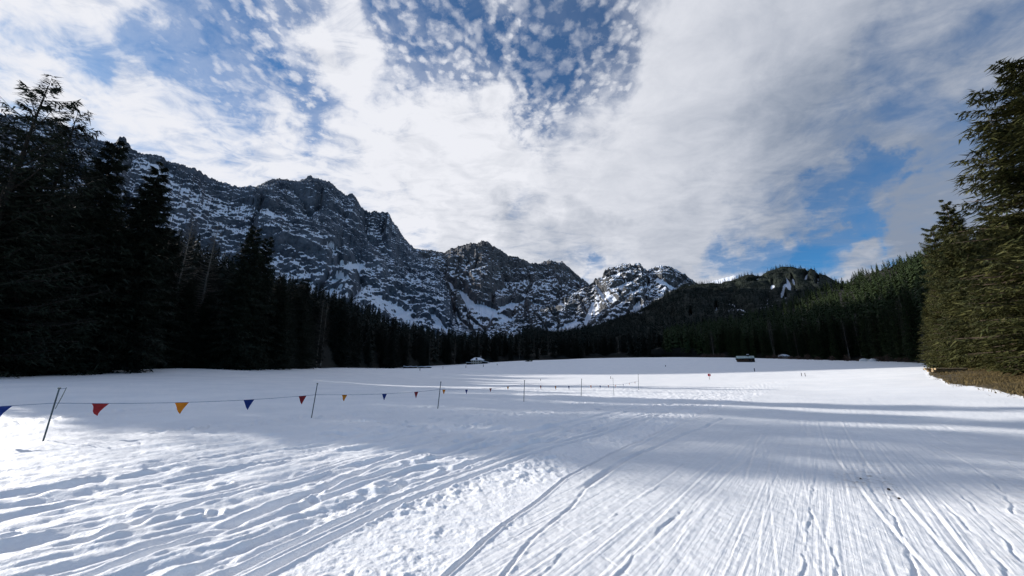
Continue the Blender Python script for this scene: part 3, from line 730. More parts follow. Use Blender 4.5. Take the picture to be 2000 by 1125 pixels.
def trunk_mesh(name, mat, H, r0, br=None, L=None, rb=.022, bend=.0, seed=0, to=.97):
    mb = MB(); g = random.Random(seed)
    pts = [(bend * math.sin(t * 3) + g.uniform(-.02, .02) * H * .1, bend * .6 * math.sin(t * 2.2 + 1), t * H * to - .6 * (t == 0)) for t in np.linspace(0, 1, 8)]
    mb.tube(pts, [r0 * (1 - t) ** .9 + .02 for t in np.linspace(0, 1, 8)], 7)
    V = [np.array(mb.v)]; Fq = [np.array([f for f in mb.f if len(f) == 4])]; Ft = []
    if br is not None:                                                  # limb wood: slim three-sided bars
        nb = len(br); n = br.shape[1]
        d = br[:, -1] - br[:, 0]; d /= np.linalg.norm(d, axis=1)[:, None]
        a = np.cross(d, [0, 0, 1.]); a /= np.linalg.norm(a, axis=1)[:, None]; b = np.cross(d, a)
        rad = (rb + .012 * L)[:, None] * np.linspace(1, .25, n)[None]
        ring = np.stack([br + rad[..., None] * (a[:, None] * math.cos(t) + b[:, None] * math.sin(t)) for t in (0, 2.09, 4.19)], 2)
        off = len(V[0]); V.append(ring.reshape(-1, 3))
        i = (np.arange(nb)[:, None, None] * n + np.arange(n - 1)[None, :, None]) * 3; k = np.arange(3)[None, None]; k2 = (k + 1) % 3
        Fq.append((np.stack([i + k, i + k2, i + 3 + k2, i + 3 + k], -1) + off).reshape(-1, 4))
    return mesh_np(name, np.vstack(V), np.vstack(Fq), None, [mat], None, False)

HV = 25.0
def variant(nm, mat, bark, seed, Rm, nbr, ntw, m, bw, bl, r0=.34, wood=True, **k):
    cm, br, L = crown_mesh('crown', mat, HV, Rm, seed, nbr, ntw, m, bw, bl, **k)
    tm = trunk_mesh('trunk', bark, HV, r0, br if wood else None, L, seed=seed)
    return cm, tm
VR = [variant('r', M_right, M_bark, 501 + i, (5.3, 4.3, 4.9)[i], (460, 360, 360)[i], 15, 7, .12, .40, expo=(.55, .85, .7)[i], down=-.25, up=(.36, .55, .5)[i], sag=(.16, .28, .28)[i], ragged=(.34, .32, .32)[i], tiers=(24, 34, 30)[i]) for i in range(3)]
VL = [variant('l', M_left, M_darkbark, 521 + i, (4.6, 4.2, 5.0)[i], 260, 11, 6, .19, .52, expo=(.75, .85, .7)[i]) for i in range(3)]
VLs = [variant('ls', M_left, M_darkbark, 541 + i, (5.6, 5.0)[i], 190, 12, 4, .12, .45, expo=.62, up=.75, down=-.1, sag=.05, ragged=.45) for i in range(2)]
VB = [variant('b', M_larch, M_palebark, 561 + i, 3.0, 150, 9, 2, .035, .45, r0=.2, base=.25, up=.7, down=-.1) for i in range(2)]
VM = [variant('m', M_spruce, M_bark, 581 + i, (3.2, 2.8, 3.6, 2.6)[i], 130, 6, 4, .30, .8, wood=False, base=.07, expo=(.8, .9, .7, .85)[i]) for i in range(4)]
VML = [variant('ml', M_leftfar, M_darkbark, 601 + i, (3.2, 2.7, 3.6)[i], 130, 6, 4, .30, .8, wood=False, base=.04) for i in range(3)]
VMB = [variant('mb', M_larch, M_palebark, 621 + i, 2.3, 80, 6, 2, .10, .7, r0=.25, base=.3, up=.6) for i in range(2)]

SURF = []
def surface(x, y):
    z = gz1(x, y)
    for sh in (G, E):
        h = float(sh.height(np.array([x]), np.array([y]))[0]); z = max(z, h)
    return z
count = 0
def tree(var, x, y, H, wide=1.0, name='spruce_tree', label=None, cat='tree', group=None, rz=None, parts=True, zoff=0):
    z = surface(x, y) - .15 + zoff
    e = link(name, None); e.location = (x, y, z); e.scale = (H / HV * wide, H / HV * wide, H / HV)
    e.rotation_euler = (random.gauss(0, .008), random.gauss(0, .008), random.uniform(0, 6.28) if rz is None else rz)
    link('trunk', var[1], e); link('crown', var[0], e)
    tag(e, label, cat, group); global count; count += 1
    return e
def tree_px(px, py, r, var, **k):
    x, y, z = map(float, place(px, py, r)); return tree(var, x, y, z - surface(x, y), **k)

FILL = []
ORD = 'leftmost second third fourth fifth sixth seventh eighth ninth tenth eleventh twelfth thirteenth fourteenth fifteenth sixteenth seventeenth eighteenth nineteenth twentieth'.split() + ['twenty-' + q for q in 'first second third fourth fifth sixth seventh eighth ninth'.split()]
def name_rows(segs):
    """label the trees of a forest row by landmark stretch and order from the left"""
    for a, b, text in segs:
        row = sorted((t for t in FILL if a <= t[0] < b), key=lambda t: t[0])
        for k, (px, e, bare) in enumerate(row):
            e['label'] = f"{ORD[k] + ' tree' + (' from the left' if k else '')}, {bare if isinstance(bare, str) else ('bare' if bare else 'dark spruce')}, {text}"
    FILL.clear()
# large named trees at the left edge
L_ = 'forest edge left of the meadow'
tree_px(97, 150, 58, VLs[0], wide=.95, rz=.5, label='tall thin crowned spruce against the sky, leftmost and highest treetop on the left')
tree_px(160, 208, 60, VLs[1], wide=.85, rz=2, label='ragged spruce just right of the highest left treetop')
tree_px(232, 265, 64, VL[0], wide=.85, label='dense pointed spruce in front of the rock tower on the left ridge')
tree_px(318, 312, 66, VL[1], wide=.95, label='broad dark spruce with a pointed top right of the rock tower')
tree_px(382, 408, 80, VB[0], name='larch_tree', wide=.8, label='slim tree with a pale bare trunk between two dark spruces')
tree_px(430, 425, 84, VB[1], name='larch_tree', wide=1.0, label='leafless brown grey tree left of the twin topped spruces')
tree_px(498, 438, 80, VL[2], wide=.85, label='left of the twin dark spruces at the end of the near left forest')
tree_px(522, 455, 82, VL[0], wide=.8, label='right of the twin dark spruces at the end of the near left forest')
tree_px(-25, 240, 56, VL[1], wide=.85, rz=3, label='dark spruce cut by the left picture edge')
tree_px(60, 325, 60, VL[2], wide=1.1, label='lower dark spruce under the highest left treetop')
tree_px(770, 615, 215, VML[0], wide=1.0, label='spruce standing out in front of the snowy foot of the left mountain')
cont = ([-120, 0, 90, 150, 200, 260, 330, 380, 430, 480, 540, 580], [390, 360, 350, 355, 385, 405, 430, 485, 500, 520, 545, 580])
for i in range(62):
    px = -110 + 675 * ((i * .618) % 1); r_ = np.interp(px, [-110, 0, 350, 540, 580], [60, 64, 77, 90, 120]) + 55 * random.random() ** 1.6 * (i % 4 != 0)
    py = float(np.interp(px, *cont)) + random.uniform(0, 110)
    x, y, z = map(float, place(px, py, r_)); h = z - surface(x, y); h = max(9, min(h, 31))
    e_ = tree(VL[i % 3] if i % 9 else VB[i % 2], x, y, h, wide=random.uniform(.85, 1.15), name='spruce_tree' if i % 9 else 'larch_tree',
         label='black green spruce in the dense shaded forest at the left edge' if i % 9 else 'bare twigged tree inside the shaded forest at the left edge', group='trees of the near left forest')
    FILL.append((float(project(x, y, surface(x, y))[0]), e_, i % 9 == 0))
name_rows([(-1e9, -160, 'forest beyond the left picture edge, farther part'), (-160, 0, 'forest just beyond the left picture edge'), (0, 60, 'forest at the left picture edge'), (60, 110, 'under the highest left treetop'), (110, 150, 'just right of under the highest left treetop'), (150, 240, 'below the rock tower on the ridge'), (240, 330, 'below the broad dark left spruce'),
           (330, 430, 'around the slim pale trunk'), (430, 2000, 'under the twin spruces')])
for i in range(44):
    px = random.uniform(330, 585); r_ = float(np.interp(px, [330, 540, 585], [95, 110, 150])) + 110 * random.random()
    py = float(np.interp(px, *cont)) + random.uniform(5, 70); x, y, z = map(float, place(px, py, r_)); h = max(11, min(z - surface(x, y), 30))
    e_ = tree(VML[i % 3], x, y, h, wide=random.uniform(.9, 1.2), group='trees inside the near left forest'); FILL.append((px, e_, False))
for i in range(9):
    px = 526 + i * 8; x, y, _ = map(float, place(px, 700, 88 + i * 3.4)); e_ = tree(VL[i % 3], x, y, random.uniform(15, 21), wide=1.1, group='trees inside the near left forest'); FILL.append((px, e_, False))
name_rows([(0, 390, 'deeper forest behind the slim pale trunk'), (390, 450, 'deeper forest left of the twin spruces'), (450, 520, 'deeper forest behind the twin spruces'), (520, 600, 'deeper forest just right of the twin spruces')])
# forest edge left of centre and across the far end of the meadow
def edge_r(px): return float(np.interp(px, [p[0] for p in EDGE], [p[2] for p in EDGE]))
def edge_py(px): return float(np.interp(px, [p[0] for p in EDGE], [p[1] for p in EDGE]))
for i in range(92):
    px = 556 + (1300 - 556) * (i + random.uniform(-.4, .4)) / 92
    r_ = edge_r(px) + random.uniform(3, 30); b = (random.random() < .12)
    x, y, _ = map(float, place(px, 700, r_))
    reg = 'left of the farmhouse' if px < 915 else ('behind the farmhouse and the lone bush' if px < 1060 else 'at the far end of the meadow')
    h = random.uniform(19, 28) * (1.15 if px < 700 else 1)
    e_ = tree(VMB[i % 2] if b else VML[i % 3], x, y, h, wide=random.uniform(.85, 1.2), name='larch_tree' if b else 'spruce_tree',
         label=('grey bare tree in the dark forest front ' if b else 'dark spruce in the shaded forest front ') + reg, group='trees of the far forest front')
    FILL.append((px, e_, b))
name_rows([(0, 600, 'front row beside the near left forest'), (600, 660, 'front row above the second pole'), (660, 720, 'front row above the second orange pennant'), (720, 780, 'front row just left of the woodpiles'),
           (780, 850, 'front row right behind the woodpiles'), (850, 905, 'front row between woodpiles and farmhouse'), (905, 965, 'front row right behind the farmhouse'), (965, 1020, 'row between farmhouse and lone round tree'),
           (1020, 1080, 'front row behind the lone round tree'), (1080, 1140, 'far row above the fifth pole'), (1140, 1200, 'far row above the sixth pole'), (1200, 1255, 'far row above the last pole'), (1255, 1400, 'far row right of the last pole')])
for i in range(96):
    px = 1298 + (1810 - 1298) * (i + random.uniform(-.4, .4)) / 96
    r_ = edge_r(px) + random.uniform(2, 34); b = (random.random() < .16)
    x, y, _ = map(float, place(px, 700, r_))
    reg = 'left of the wooden hut' if px < 1440 else ('right of the wooden hut' if px < 1620 else 'left of the big right hand spruces')
    h = random.uniform(19, 29) * (1 if px > 1345 else .8) * (1.0 if px < 1500 else 1.12)
    e_ = tree(VMB[i % 2] if b else VM[i % 4], x, y, h, wide=random.uniform(.85, 1.25), name='larch_tree' if b else 'spruce_tree',
         label=('pale trunked bare tree in the sunlit forest front ' if b else 'green spruce in the sunlit forest front ') + reg, group='trees of the right forest front')
    FILL.append((px, e_, b))
name_rows([(0, 1345, 'low left end of the right forest'), (1345, 1400, 'sunlit row above the red sign'), (1400, 1440, 'sunlit row just left of the hut'), (1440, 1490, 'sunlit row right behind the hut'), (1490, 1550, 'sunlit row behind the snowy boulder'),
           (1550, 1610, 'sunlit row, first stretch right of the boulder'), (1610, 1665, 'sunlit row, stretch left of the white heaps'), (1665, 1725, 'row behind the two white heaps'), (1725, 1850, 'between white heaps and big right spruces')])
for px, r_ in ((1838, 150), (1850, 128), (1862, 118), (1872, 105)):
    x, y, _ = map(float, place(px, 700, r_)); e_ = tree(VR[1], x, y, 17, wide=1.3, group='trees behind the big right spruces'); FILL.append((px, e_, False))
for i in range(12):
    px = 1858 + i * 16; r_ = edge_r(px) + 2 + 12 * random.random(); x, y, _ = map(float, place(px, 700, r_))
    e_ = tree(VR[1 + i % 2], x, y, random.uniform(13, 20), wide=1.1, group='trees behind the big right spruces'); FILL.append((px, e_, False))
for i in range(16):
    px = 1795 + i * 16; r_ = edge_r(px) + 12 + 60 * random.random(); x, y, _ = map(float, place(px, 700, r_))
    e_ = tree(VM[i % 4], x, y, random.uniform(17, 23), wide=1.3, group='trees behind the big right spruces'); FILL.append((px, e_, False))
name_rows([(0, 1900, 'half hidden behind the conical right spruce'), (1900, 3000, 'hidden behind the tallest right spruce')])
# big spruces at the right edge
tree_px(1843, 383, 76, VR[1], wide=.98, rz=1, label='tall conical spruce standing free at the left end of the right hand group')
tree_px(1818, 432, 84, VR[0], wide=.62, label='narrow shorter spruce top beside the conical spruce')
tree_px(1985, 108, 53, VR[0], wide=1.22, rz=.3, label='tallest spruce at the right picture edge with long level branches')
tree_px(1905, 520, 66, VR[2], wide=1.0, label='lower spruce filling the gap between the conical and the tallest right spruce')
tree_px(2070, 230, 50, VR[2], wide=1.2, label='spruce cut by the right picture edge')
tree_px(1960, 470, 62, VR[1], wide=1.2, label='low branched spruce under the tallest right tree')
tree_px(1925, 395, 88, VR[1], wide=1.0, label='dark spruce behind the tallest right tree')

def low_tree(seed, nbr=14, base=.0):
    g = np.random.default_rng(seed); V = []
    for k in range(nbr * 5):
        zf = (k / (nbr * 5)) ** .9 * .93 + base; a = g.uniform(0, 6.283); L = .145 * (1 - zf) ** .8 * g.uniform(.7, 1.25) + .006
        d = np.array([math.cos(a), math.sin(a), 0]); p = np.array([-d[1], d[0], 0])
        o = np.array([0, 0, zf + .02]); w = L * g.uniform(.35, .6)
        V += [o + d * L * .1 + [0, 0, .03], o + d * L + p * w - [0, 0, L * .5], o + d * L * g.uniform(.8, 1.1) - p * w - [0, 0, L * .6]]
    V += [np.array([.008, 0, .9]), np.array([-.006, .006, .9]), np.array([0, 0, 1.02])]
    return np.array(V)
LOW = [low_tree(i) for i in range(6)]
LOWS = [low_tree(i, 6) for i in range(6)]
def forest(name, sheet, x0, x1, n, hmin, hmax, mat, label, tmax=.97, tpow=1.0, keep=None, small=False):
    g = np.random.default_rng(sum(map(ord, name)))
    a0 = float(az_tan(*x0)[0]); a1 = float(az_tan(*x1)[0])
    az = g.uniform(a0, a1, n); t = g.random(n) ** tpow * tmax
    ga, gt = sheet.axis
    ia = np.clip((az - ga[0]) / (ga[-1] - ga[0]) * (len(ga) - 1), 0, len(ga) - 1.001); it = np.clip(np.interp(t, gt, np.arange(len(gt))), 0, len(gt) - 1.001)
    i0, j0 = it.astype(int), ia.astype(int); fi, fj = it - i0, ia - j0
    X, Y, z = [(q[i0, j0] * (1 - fj) + q[i0, j0 + 1] * fj) * (1 - fi) + (q[i0 + 1, j0] * (1 - fj) + q[i0 + 1, j0 + 1] * fj) * fi for q in sheet.grid]
    px, py = project(X, Y, z)
    H = g.uniform(hmin, hmax, n) * (1 - .25 * (g.random(n) < .3))
    ok = np.hypot(X, Y) > 215
    ok &= np.ones(n, bool) if keep is None else keep(px, py, g, t)
    V = []; 
    for i in np.nonzero(ok)[0]:
        B_ = LOW[i % 6] if small is False else LOWS[i % 6]; c, s = math.cos(i * 1.7), math.sin(i * 1.7); w = H[i] * g.uniform(.85, 1.25)
        V.append(np.stack([X[i] + (B_[:, 0] * c - B_[:, 1] * s) * w, Y[i] + (B_[:, 0] * s + B_[:, 1] * c) * w, z[i] - 1.5 + B_[:, 2] * H[i]], -1))
    V = np.concatenate(V)
    me = mesh_np(name, V, None, np.arange(len(V)).reshape(-1, 3), [mat])
    o = link(name, me); tag(o, label, 'forest', kind='stuff'); return o
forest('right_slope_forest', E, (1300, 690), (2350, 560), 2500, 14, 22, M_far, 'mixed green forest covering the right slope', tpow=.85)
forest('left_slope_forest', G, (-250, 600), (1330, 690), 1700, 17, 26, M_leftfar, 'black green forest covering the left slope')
streaks = [(1598, 552, 5, 11), (1530, 566, 5, 15), (1542, 556, 5, 13), (1510, 560, 5, 9), (1551, 548, 4, 10), (1487, 545, 13, 4), (1425, 552, 8, 4), (1576, 540, 5, 8), (1400, 603, 4, 7), (1350, 620, 4, 7), (1375, 640, 4, 6), (1535, 585, 4, 10)]
def keepD(px, py, g, t):
    py = py + 0
    k = np.ones(len(px), bool)
    for (a, b, c, d) in streaks: k &= ~((((px - a) / (c * 1.4)) ** 2 + ((py - 6 - b) / (d * 1.5)) ** 2) < 1.0)
    return k
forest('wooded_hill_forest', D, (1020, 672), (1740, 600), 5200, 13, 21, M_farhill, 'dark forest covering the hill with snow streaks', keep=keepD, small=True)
print('TREES', count)

# ------------------------------------------------------------------ poles and pennant line
M_pole = plain('pole_paint', (.035, .06, .075), .5, .3, 8)
M_bamboo = plain('bamboo', (.10, .12, .11), .6, .3, 8)
M_rope = plain('blue_rope', (.05, .10, .20), .7, .3, 30)
def cloth(name, c):
    m, N, b = new_mat(name, .7, .2)
    n = N.noise(objco(N), 9, 4, .6)
    N.put(b.inputs['Base Color'], N.mix(N.ss(n, .3, .7), tuple(q * .7 for q in c), c))
    t = N.n.new('ShaderNodeBsdfTranslucent'); N.put(t.inputs[0], c); mx = N.n.new('ShaderNodeMixShader'); mx.inputs[0].default_value = .3
    N.l.new(b.outputs[0], mx.inputs[1]); N.l.new(t.outputs[0], mx.inputs[2]); N.l.new(mx.outputs[0], N.n['Material Output'].inputs[0]); return m
M_cl = {'red': cloth('red_cloth', (.32, .03, .035)), 'orange': cloth('orange_cloth', (.75, .27, .02)), 'blue': cloth('blue_cloth', (.02, .05, .24))}
P_ = []
words = ['nearest leaning pole holding the pennant rope at the left', 'second pole of the pennant rope, between the red and the orange pennant', 'third pole of the pennant rope in the shaded snow', 'fourth pole of the pennant rope near the picture middle',
         'fifth pole of the pennant rope right of the middle', 'faint thin sixth pole of the pennant rope', 'last and farthest pole at the end of the pennant rope']
for k, (bx, by, tx, ty) in enumerate([(84, 862, 116, 758), (608, 818, 620, 749), (855, 798, 861, 746), (1023, 785, 1024.5, 743), (1135, 775, 1136, 740), (1199, 771, 1197, 738), (1247.5, 762, 1246.5, 731)]):
    x, y = ground_hit(bx, by); z = gz1(x, y)
    dx, dy, dz = ray(tx, ty); f = y / float(dy); top = Vector((float(dx) * f, y, EYE + float(dz) * f))
    base = Vector((x, y, z)); e = link('fence_pole', None, loc=base); ax = top - base
    rad = .016 if k < 2 else .018
    if k == 5: rad = .011
    m1 = MB(); m1.tube([ax * -.12, ax * .4, ax], [rad, rad, rad * .9], 8); m1.build('pole', M_pole, e)
    m2 = MB(); m2.tube([ax * .985, ax * 1.012], [rad * 1.9, rad * 1.7], 8); m2.build('cap', M_bamboo, e)
    tag(e, words[k], 'pole', 'poles of the pennant fence')
    P_.append((base, top))
x, y = ground_hit(84, 862); b0, t0 = P_[0]
e = link('bamboo_stick', None, loc=t0 + Vector((.10, .06, 0)))
mb = MB(); mb.tube([(0, 0, .01), (-.05, 0, -.22), (-.13, 0, -.5)], [.008, .009, .007], 6); o = mb.build('cane', M_bamboo, e)
mb = MB(); mb.tube([(-.10, -.06, -.02), (0, 0, -.01)], [.006, .006], 6); mb.build('tie', M_rope, e)
tag(e, 'short thin stick tied to the top of the nearest leaning pole', 'stick')

def pole_at(k, py):
    b, t = P_[k]; best = min((abs(project(*[np.array(q) for q in (b + (t - b) * s)])[1] - py), s) for s in np.linspace(0, 1, 60)); return b + (t - b) * best[1]
line = link('pennant_line', None, loc=(0, 0, 0))
tag(line, 'blue rope with red, orange and blue triangular pennants strung along the poles', 'pennant line')
atts = [pole_at(0, 787), pole_at(1, 771), pole_at(2, 761), pole_at(3, 750), pole_at(4, 752), pole_at(5, 752), pole_at(6, 744)]
start = atts[0] + (atts[0] - atts[1]).normalized() * 7.5; 
sags = [.10, .14, .12, .16, .14, .08, .05]
A_ = [start] + atts; rope = []
spans = []
for i in range(7):
    a, b = A_[i], A_[i + 1]; seg = [a.lerp(b, t) - Vector((0, 0, 4 * sags[i] * t * (1 - t) * (b - a).length / 8)) for t in np.linspace(0, 1, 15)]
    spans.append(seg); rope += seg if i == 0 else seg[1:]
mb = MB(); mb.tube(rope, .0065, 6); mb.build('rope', M_rope, line, smooth=True)
def on_rope(px):
    best = None
    for a, b in zip(rope[:-1], rope[1:]):
        pa = float(project(np.array(a.x), np.array(a.y), np.array(a.z))[0]); pb = float(project(np.array(b.x), np.array(b.y), np.array(b.z))[0])
        if (pa - px) * (pb - px) <= 0 and abs(pb - pa) > 1e-6:
            t = (px - pa) / (pb - pa)
            return a.lerp(b, t), (b - a).normalized()
    return None, None
for (px, w, h, c, tw) in [(4, 20, 24, 'blue', .2), (196, 23, 24, 'red', .45), (355, 18, 23, 'orange', .1), (486, 15, 20, 'blue', 0), (591, 12, 17, 'red', .1), (673, 9, 13, 'orange', .5), (751, 9, 13, 'blue', .1), (813, 8, 13, 'red', .15),
                         (867, 7, 9.5, 'orange', .3), (911, 6, 9, 'blue', .3), (958, 5.5, 7.5, 'red', .5), (992, 5, 7, 'orange', .3), (1056, 4, 8.5, 'red', .4), (1085, 4.5, 8, 'orange', .3), (1111, 4, 8.5, 'blue', .3),
                         (1154, 3.5, 6.5, 'orange', .2), (1172, 3.5, 5.5, 'blue', .2), (1188, 3.2, 5.5, 'red', .2), (1202, 3.2, 5.5, 'orange', .2), (1217, 3.2, 5, 'blue', .2), (1229, 3, 4.5, 'orange', .2), (1240, 3, 5, 'red', .2)]:
    p, d = on_rope(px)
    if p is None: continue
    sc = p.y / 705.0; W = min(w * .80 * sc / max(abs(d.x), .35), .30); Hh = min(h * sc, .34) * .92; tw = tw + .25
    V = []; n = 5; g = random.Random(px)
    for i in range(n + 1):
        s = i / n
        for q in (-.5, 0, .5):
            ww = W * (1 - s) * q; sw = tw * W * .5 * math.sin(3 * s + q * 2 * (1 - s))
            pt = p + d * (ww + .05 * W * s * g.uniform(.8, 1)) + Vector((0, -1, 0)) * sw * s + Vector((0, 0, -Hh * s - .006))
            V.append(tuple(pt))
    Fs = [(i * 3 + k, i * 3 + k + 1, i * 3 + k + 4, i * 3 + k + 3) for i in range(n) for k in (0, 1)]
    th = [(x_, y_ + .004, z_) for x_, y_, z_ in V]; off = len(V)
    m = MB(); m.add(V + th, Fs + [tuple(off + q for q in f[::-1]) for f in Fs] + [(0, 1, off + 1, off), (1, 2, off + 2, off + 1)])
    o = m.build('pennant', M_cl[c], line, smooth=True); o['label'] = c + ' triangular pennant'

# ------------------------------------------------------------------ farmhouse
M_plaster = plain('farmhouse_plaster', (.42, .38, .31), .9, .25, .6)
M_roofsnow = plain('roof_snow', (.80, .82, .85), .7, .08, .8)
M_wood = plain('weathered_wood', (.075, .042, .024), .85, .4, 1.5)
M_darkwood = plain('dark_wood', (.022, .017, .014), .85, .4, 1.5)
M_glass = plain('dark_window', (.010, .012, .014), .15, .2, 1, spec=.6)
M_stone = plain('chimney_stone', (.30, .27, .24), .9, .3, 2)
M_greenroof = plain('hut_roof_frost', (.34, .42, .40), .7, .25, 1.0)
def hip_roof(name, mat, cx, cy, z, lx, ly, h, ridge, parent, th=.25):
    m = MB(); a, b = lx / 2, ly / 2; rl = ridge / 2
    top = [(cx - a, cy - b, z), (cx + a, cy - b, z), (cx + a, cy + b, z), (cx - a, cy + b, z), (cx - rl, cy, z + h), (cx + rl, cy, z + h)]
    bot = [(v[0], v[1], v[2] - th) for v in top[:4]]
    m.add(top + bot, [(0, 1, 5, 4), (2, 3, 4, 5), (1, 2, 5), (3, 0, 4), (0, 6, 7, 1), (1, 7, 8, 2), (2, 8, 9, 3), (3, 9, 6, 0), (9, 8, 7, 6)])
    return m.build(name, mat, parent)
def farmhouse():
    r_ = 285; x, y, _ = map(float, place(931, 712.5, r_)); z = EYE + float(az_tan(931, 712.5)[1]) * r_
    e = link('farmhouse', None, loc=(x, y, z)); e.rotation_euler = (0, 0, R(8)); s = r_ / 700
    tag(e, 'old plastered farmhouse with snowy roofs and lean-tos at the forest edge', 'house')
    w, h, dp = 20.5 * s, 9.0 * s, 7.5
    m = MB(); m.box((0, dp / 2, h / 2 - 1), (w, dp, h + 2)); m.build('wall', M_plaster, e)
    rf = hip_roof('roof', M_roofsnow, .6, dp / 2, h + .12, w + 2.6, dp + 2, 2.0, w * .55, e)
    m = MB(); m.box((3.4, dp / 2 + .5, h + 2.4), (.9, .9, 1.6)); m.box((3.4, dp / 2 + .5, h + 3.3), (1.2, 1.2, .22)); m.build('chimney', M_stone, rf)
    m = MB(); m.add([(-.9, -.9, h + .3), (.5, -.9, h + .3), (.5, 1.6, h + 1.75), (-.9, 1.6, h + 1.75), (-.9, -.9, h + .1), (.5, -.9, h + .1), (.5, 1.6, h + .9), (-.9, 1.6, h + .9)], [(0, 1, 2, 3), (4, 7, 6, 5), (0, 4, 5, 1), (1, 5, 6, 2), (2, 6, 7, 3), (3, 7, 4, 0)]); m.build('roof_valley', M_darkwood, rf)
    for k, qx in enumerate((-3.5, -1.7, .2, 2.1)):
        for zz in (.9, 2.75):
            m = MB(); m.box((qx, -.03, zz), (.95, .12, 1.15)); f = m.build('window', M_wood, e)
            m = MB(); m.box((qx, -.10, zz), (.72, .06, .92)); m.build('pane', M_glass, f)
    m = MB(); m.box((3.55, -.04, .7), (1.0, .14, 2.0)); m.build('door', M_wood, e)
    # right lean-to
    m = MB(); m.box((w / 2 + 2.3, dp / 2 - .6, .9), (4.6, dp - 1.4, 2.6)); a = m.build('annex_wall', M_darkwood, e)
    m = MB(); q = w / 2
    m.add([(q - .6, -.6, 3.35), (q + 5.6, -.6, 2.2), (q + 5.6, dp - .6, 2.2), (q - .6, dp - .6, 3.35), (q - .6, -.6, 3.1), (q + 5.6, -.6, 1.95), (q + 5.6, dp - .6, 1.95), (q - .6, dp - .6, 3.1)], [(0, 1, 2, 3), (4, 7, 6, 5), (0, 4, 5, 1), (1, 5, 6, 2), (2, 6, 7, 3), (3, 7, 4, 0)])
    m.build('annex_roof', M_roofsnow, e)
    m = MB(); m.box((q + 5.35, 0, .7), (.22, .22, 3)); m.build('annex_post', M_wood, e)
    # left lean-to
    m = MB(); m.box((-q - 1.9, dp / 2, .6), (3.8, dp - 2, 2.2)); m.build('shed_wall', M_darkwood, e)
    m = MB(); m.box((-q - 2.0, dp / 2 - .2, 1.86), (4.4, dp - 1, .24)); m.build('shed_roof', M_roofsnow, e)
farmhouse()
def hut():
    r_ = 235; x, y, _ = map(float, place(1458, 705.5, r_)); z = EYE + float(az_tan(1458, 705.5)[1]) * r_
    e = link('wooden_hut', None, loc=(x, y, z)); e.rotation_euler = (0, 0, R(-26)); s = r_ / 640 * .78
    tag(e, 'low wooden hut with a frosted roof standing on the snow before the right forest', 'hut')
    w = 29 * s; h = 1.7; dp = 4.4
    nb = 7
    for k in range(nb):
        m = MB(); m.box((-.8, dp / 2, -.1 + h * (k + .5) / nb), (w - 1.6 - .04 * (k % 2), dp - .04 * (k % 2), h / nb - .02)); m.build('log', M_wood, e)
    m = MB(); m.box((-.8, dp / 2, h / 2 - .5), (w - 1.8, dp - .3, h + 1)); m.build('wall', M_darkwood, e)
    m = MB(); a, b = w / 2 + .3, dp / 2 + .8; c = dp / 2
    top = [(-a, c - b, h), (a - .6, c - b, h), (a - .6, c + b, h), (-a, c + b, h), (-a + .2, c, h + 1.25), (a - .4, c, h + 1.25)]
    bot = [(v[0], v[1], v[2] - .2) for v in top]
    m.add(top + bot, [(0, 1, 5, 4), (2, 3, 4, 5), (6, 10, 11, 7), (8, 11, 10, 9), (0, 6, 7, 1), (2, 8, 9, 3), (1, 7, 11, 5), (5, 11, 8, 2), (3, 9, 10, 4), (4, 10, 6, 0)])
    rf = m.build('roof', M_greenroof, e)
    m = MB(); m.box((a - 3.2, c, h + 1.35), (.8, .8, 1.2)); ch = m.build('chimney', M_darkwood, rf)
    m = MB(); m.box((a - 3.2, c, h + 2.06), (1.2, 1.2, .22), taper=.7); m.build('snow_cap', M_roofsnow, ch)
    m = MB(); m.box((a - 1.6, c, h / 2 - .2 + .25), (2.2, dp - .4, h + .9)); m.build('porch', M_darkwood, e)
    for q in (-4.5, -1.5):
        m = MB(); m.box((q, -.05, 1.0), (.9, .12, .7)); f = m.build('window', M_darkwood, e); m = MB(); m.box((q, -.12, 1.0), (.7, .05, .5)); m.build('pane', M_glass, f)
    m = MB(); m.box((1.6, -.05, .75), (1.0, .12, 1.6)); m.build('door', M_darkwood, e)
hut()

# ------------------------------------------------------------------ small things on the field
M_red = plain('sign_red', (.45, .02, .03), .5, .15, 5)
M_white = plain('sign_white', (.75, .75, .75), .6, .1, 5)
M_twig = plain('brown_twigs', (.07, .045, .032), .9, .4, 3)
M_rock = plain('boulder', (.16, .14, .12), .9, .4, 2)
def sign():
    x, y = ground_hit(1386, 741); e = link('red_sign', None, loc=(x, y, gz1(x, y))); k = y / 705
    tag(e, 'small red square sign with a white mark on a thin post in the open snow', 'sign')
    m = MB(); m.tube([(0, 0, -.2), (0, 0, 8 * k)], .035, 6); m.build('post', M_darkwood, e)
    m = MB(); m.box((0, -.05, 8.4 * k), (5.2 * k, .04, 4.6 * k)); m.build('board', M_red, e)
    m = MB(); m.box((0, -.08, 8.4 * k), (1.5 * k, .02, 1.1 * k)); m.box((.0, -.08, 9.4 * k), (.5 * k, .02, .6 * k)); m.build('white_mark', M_white, e)
sign()
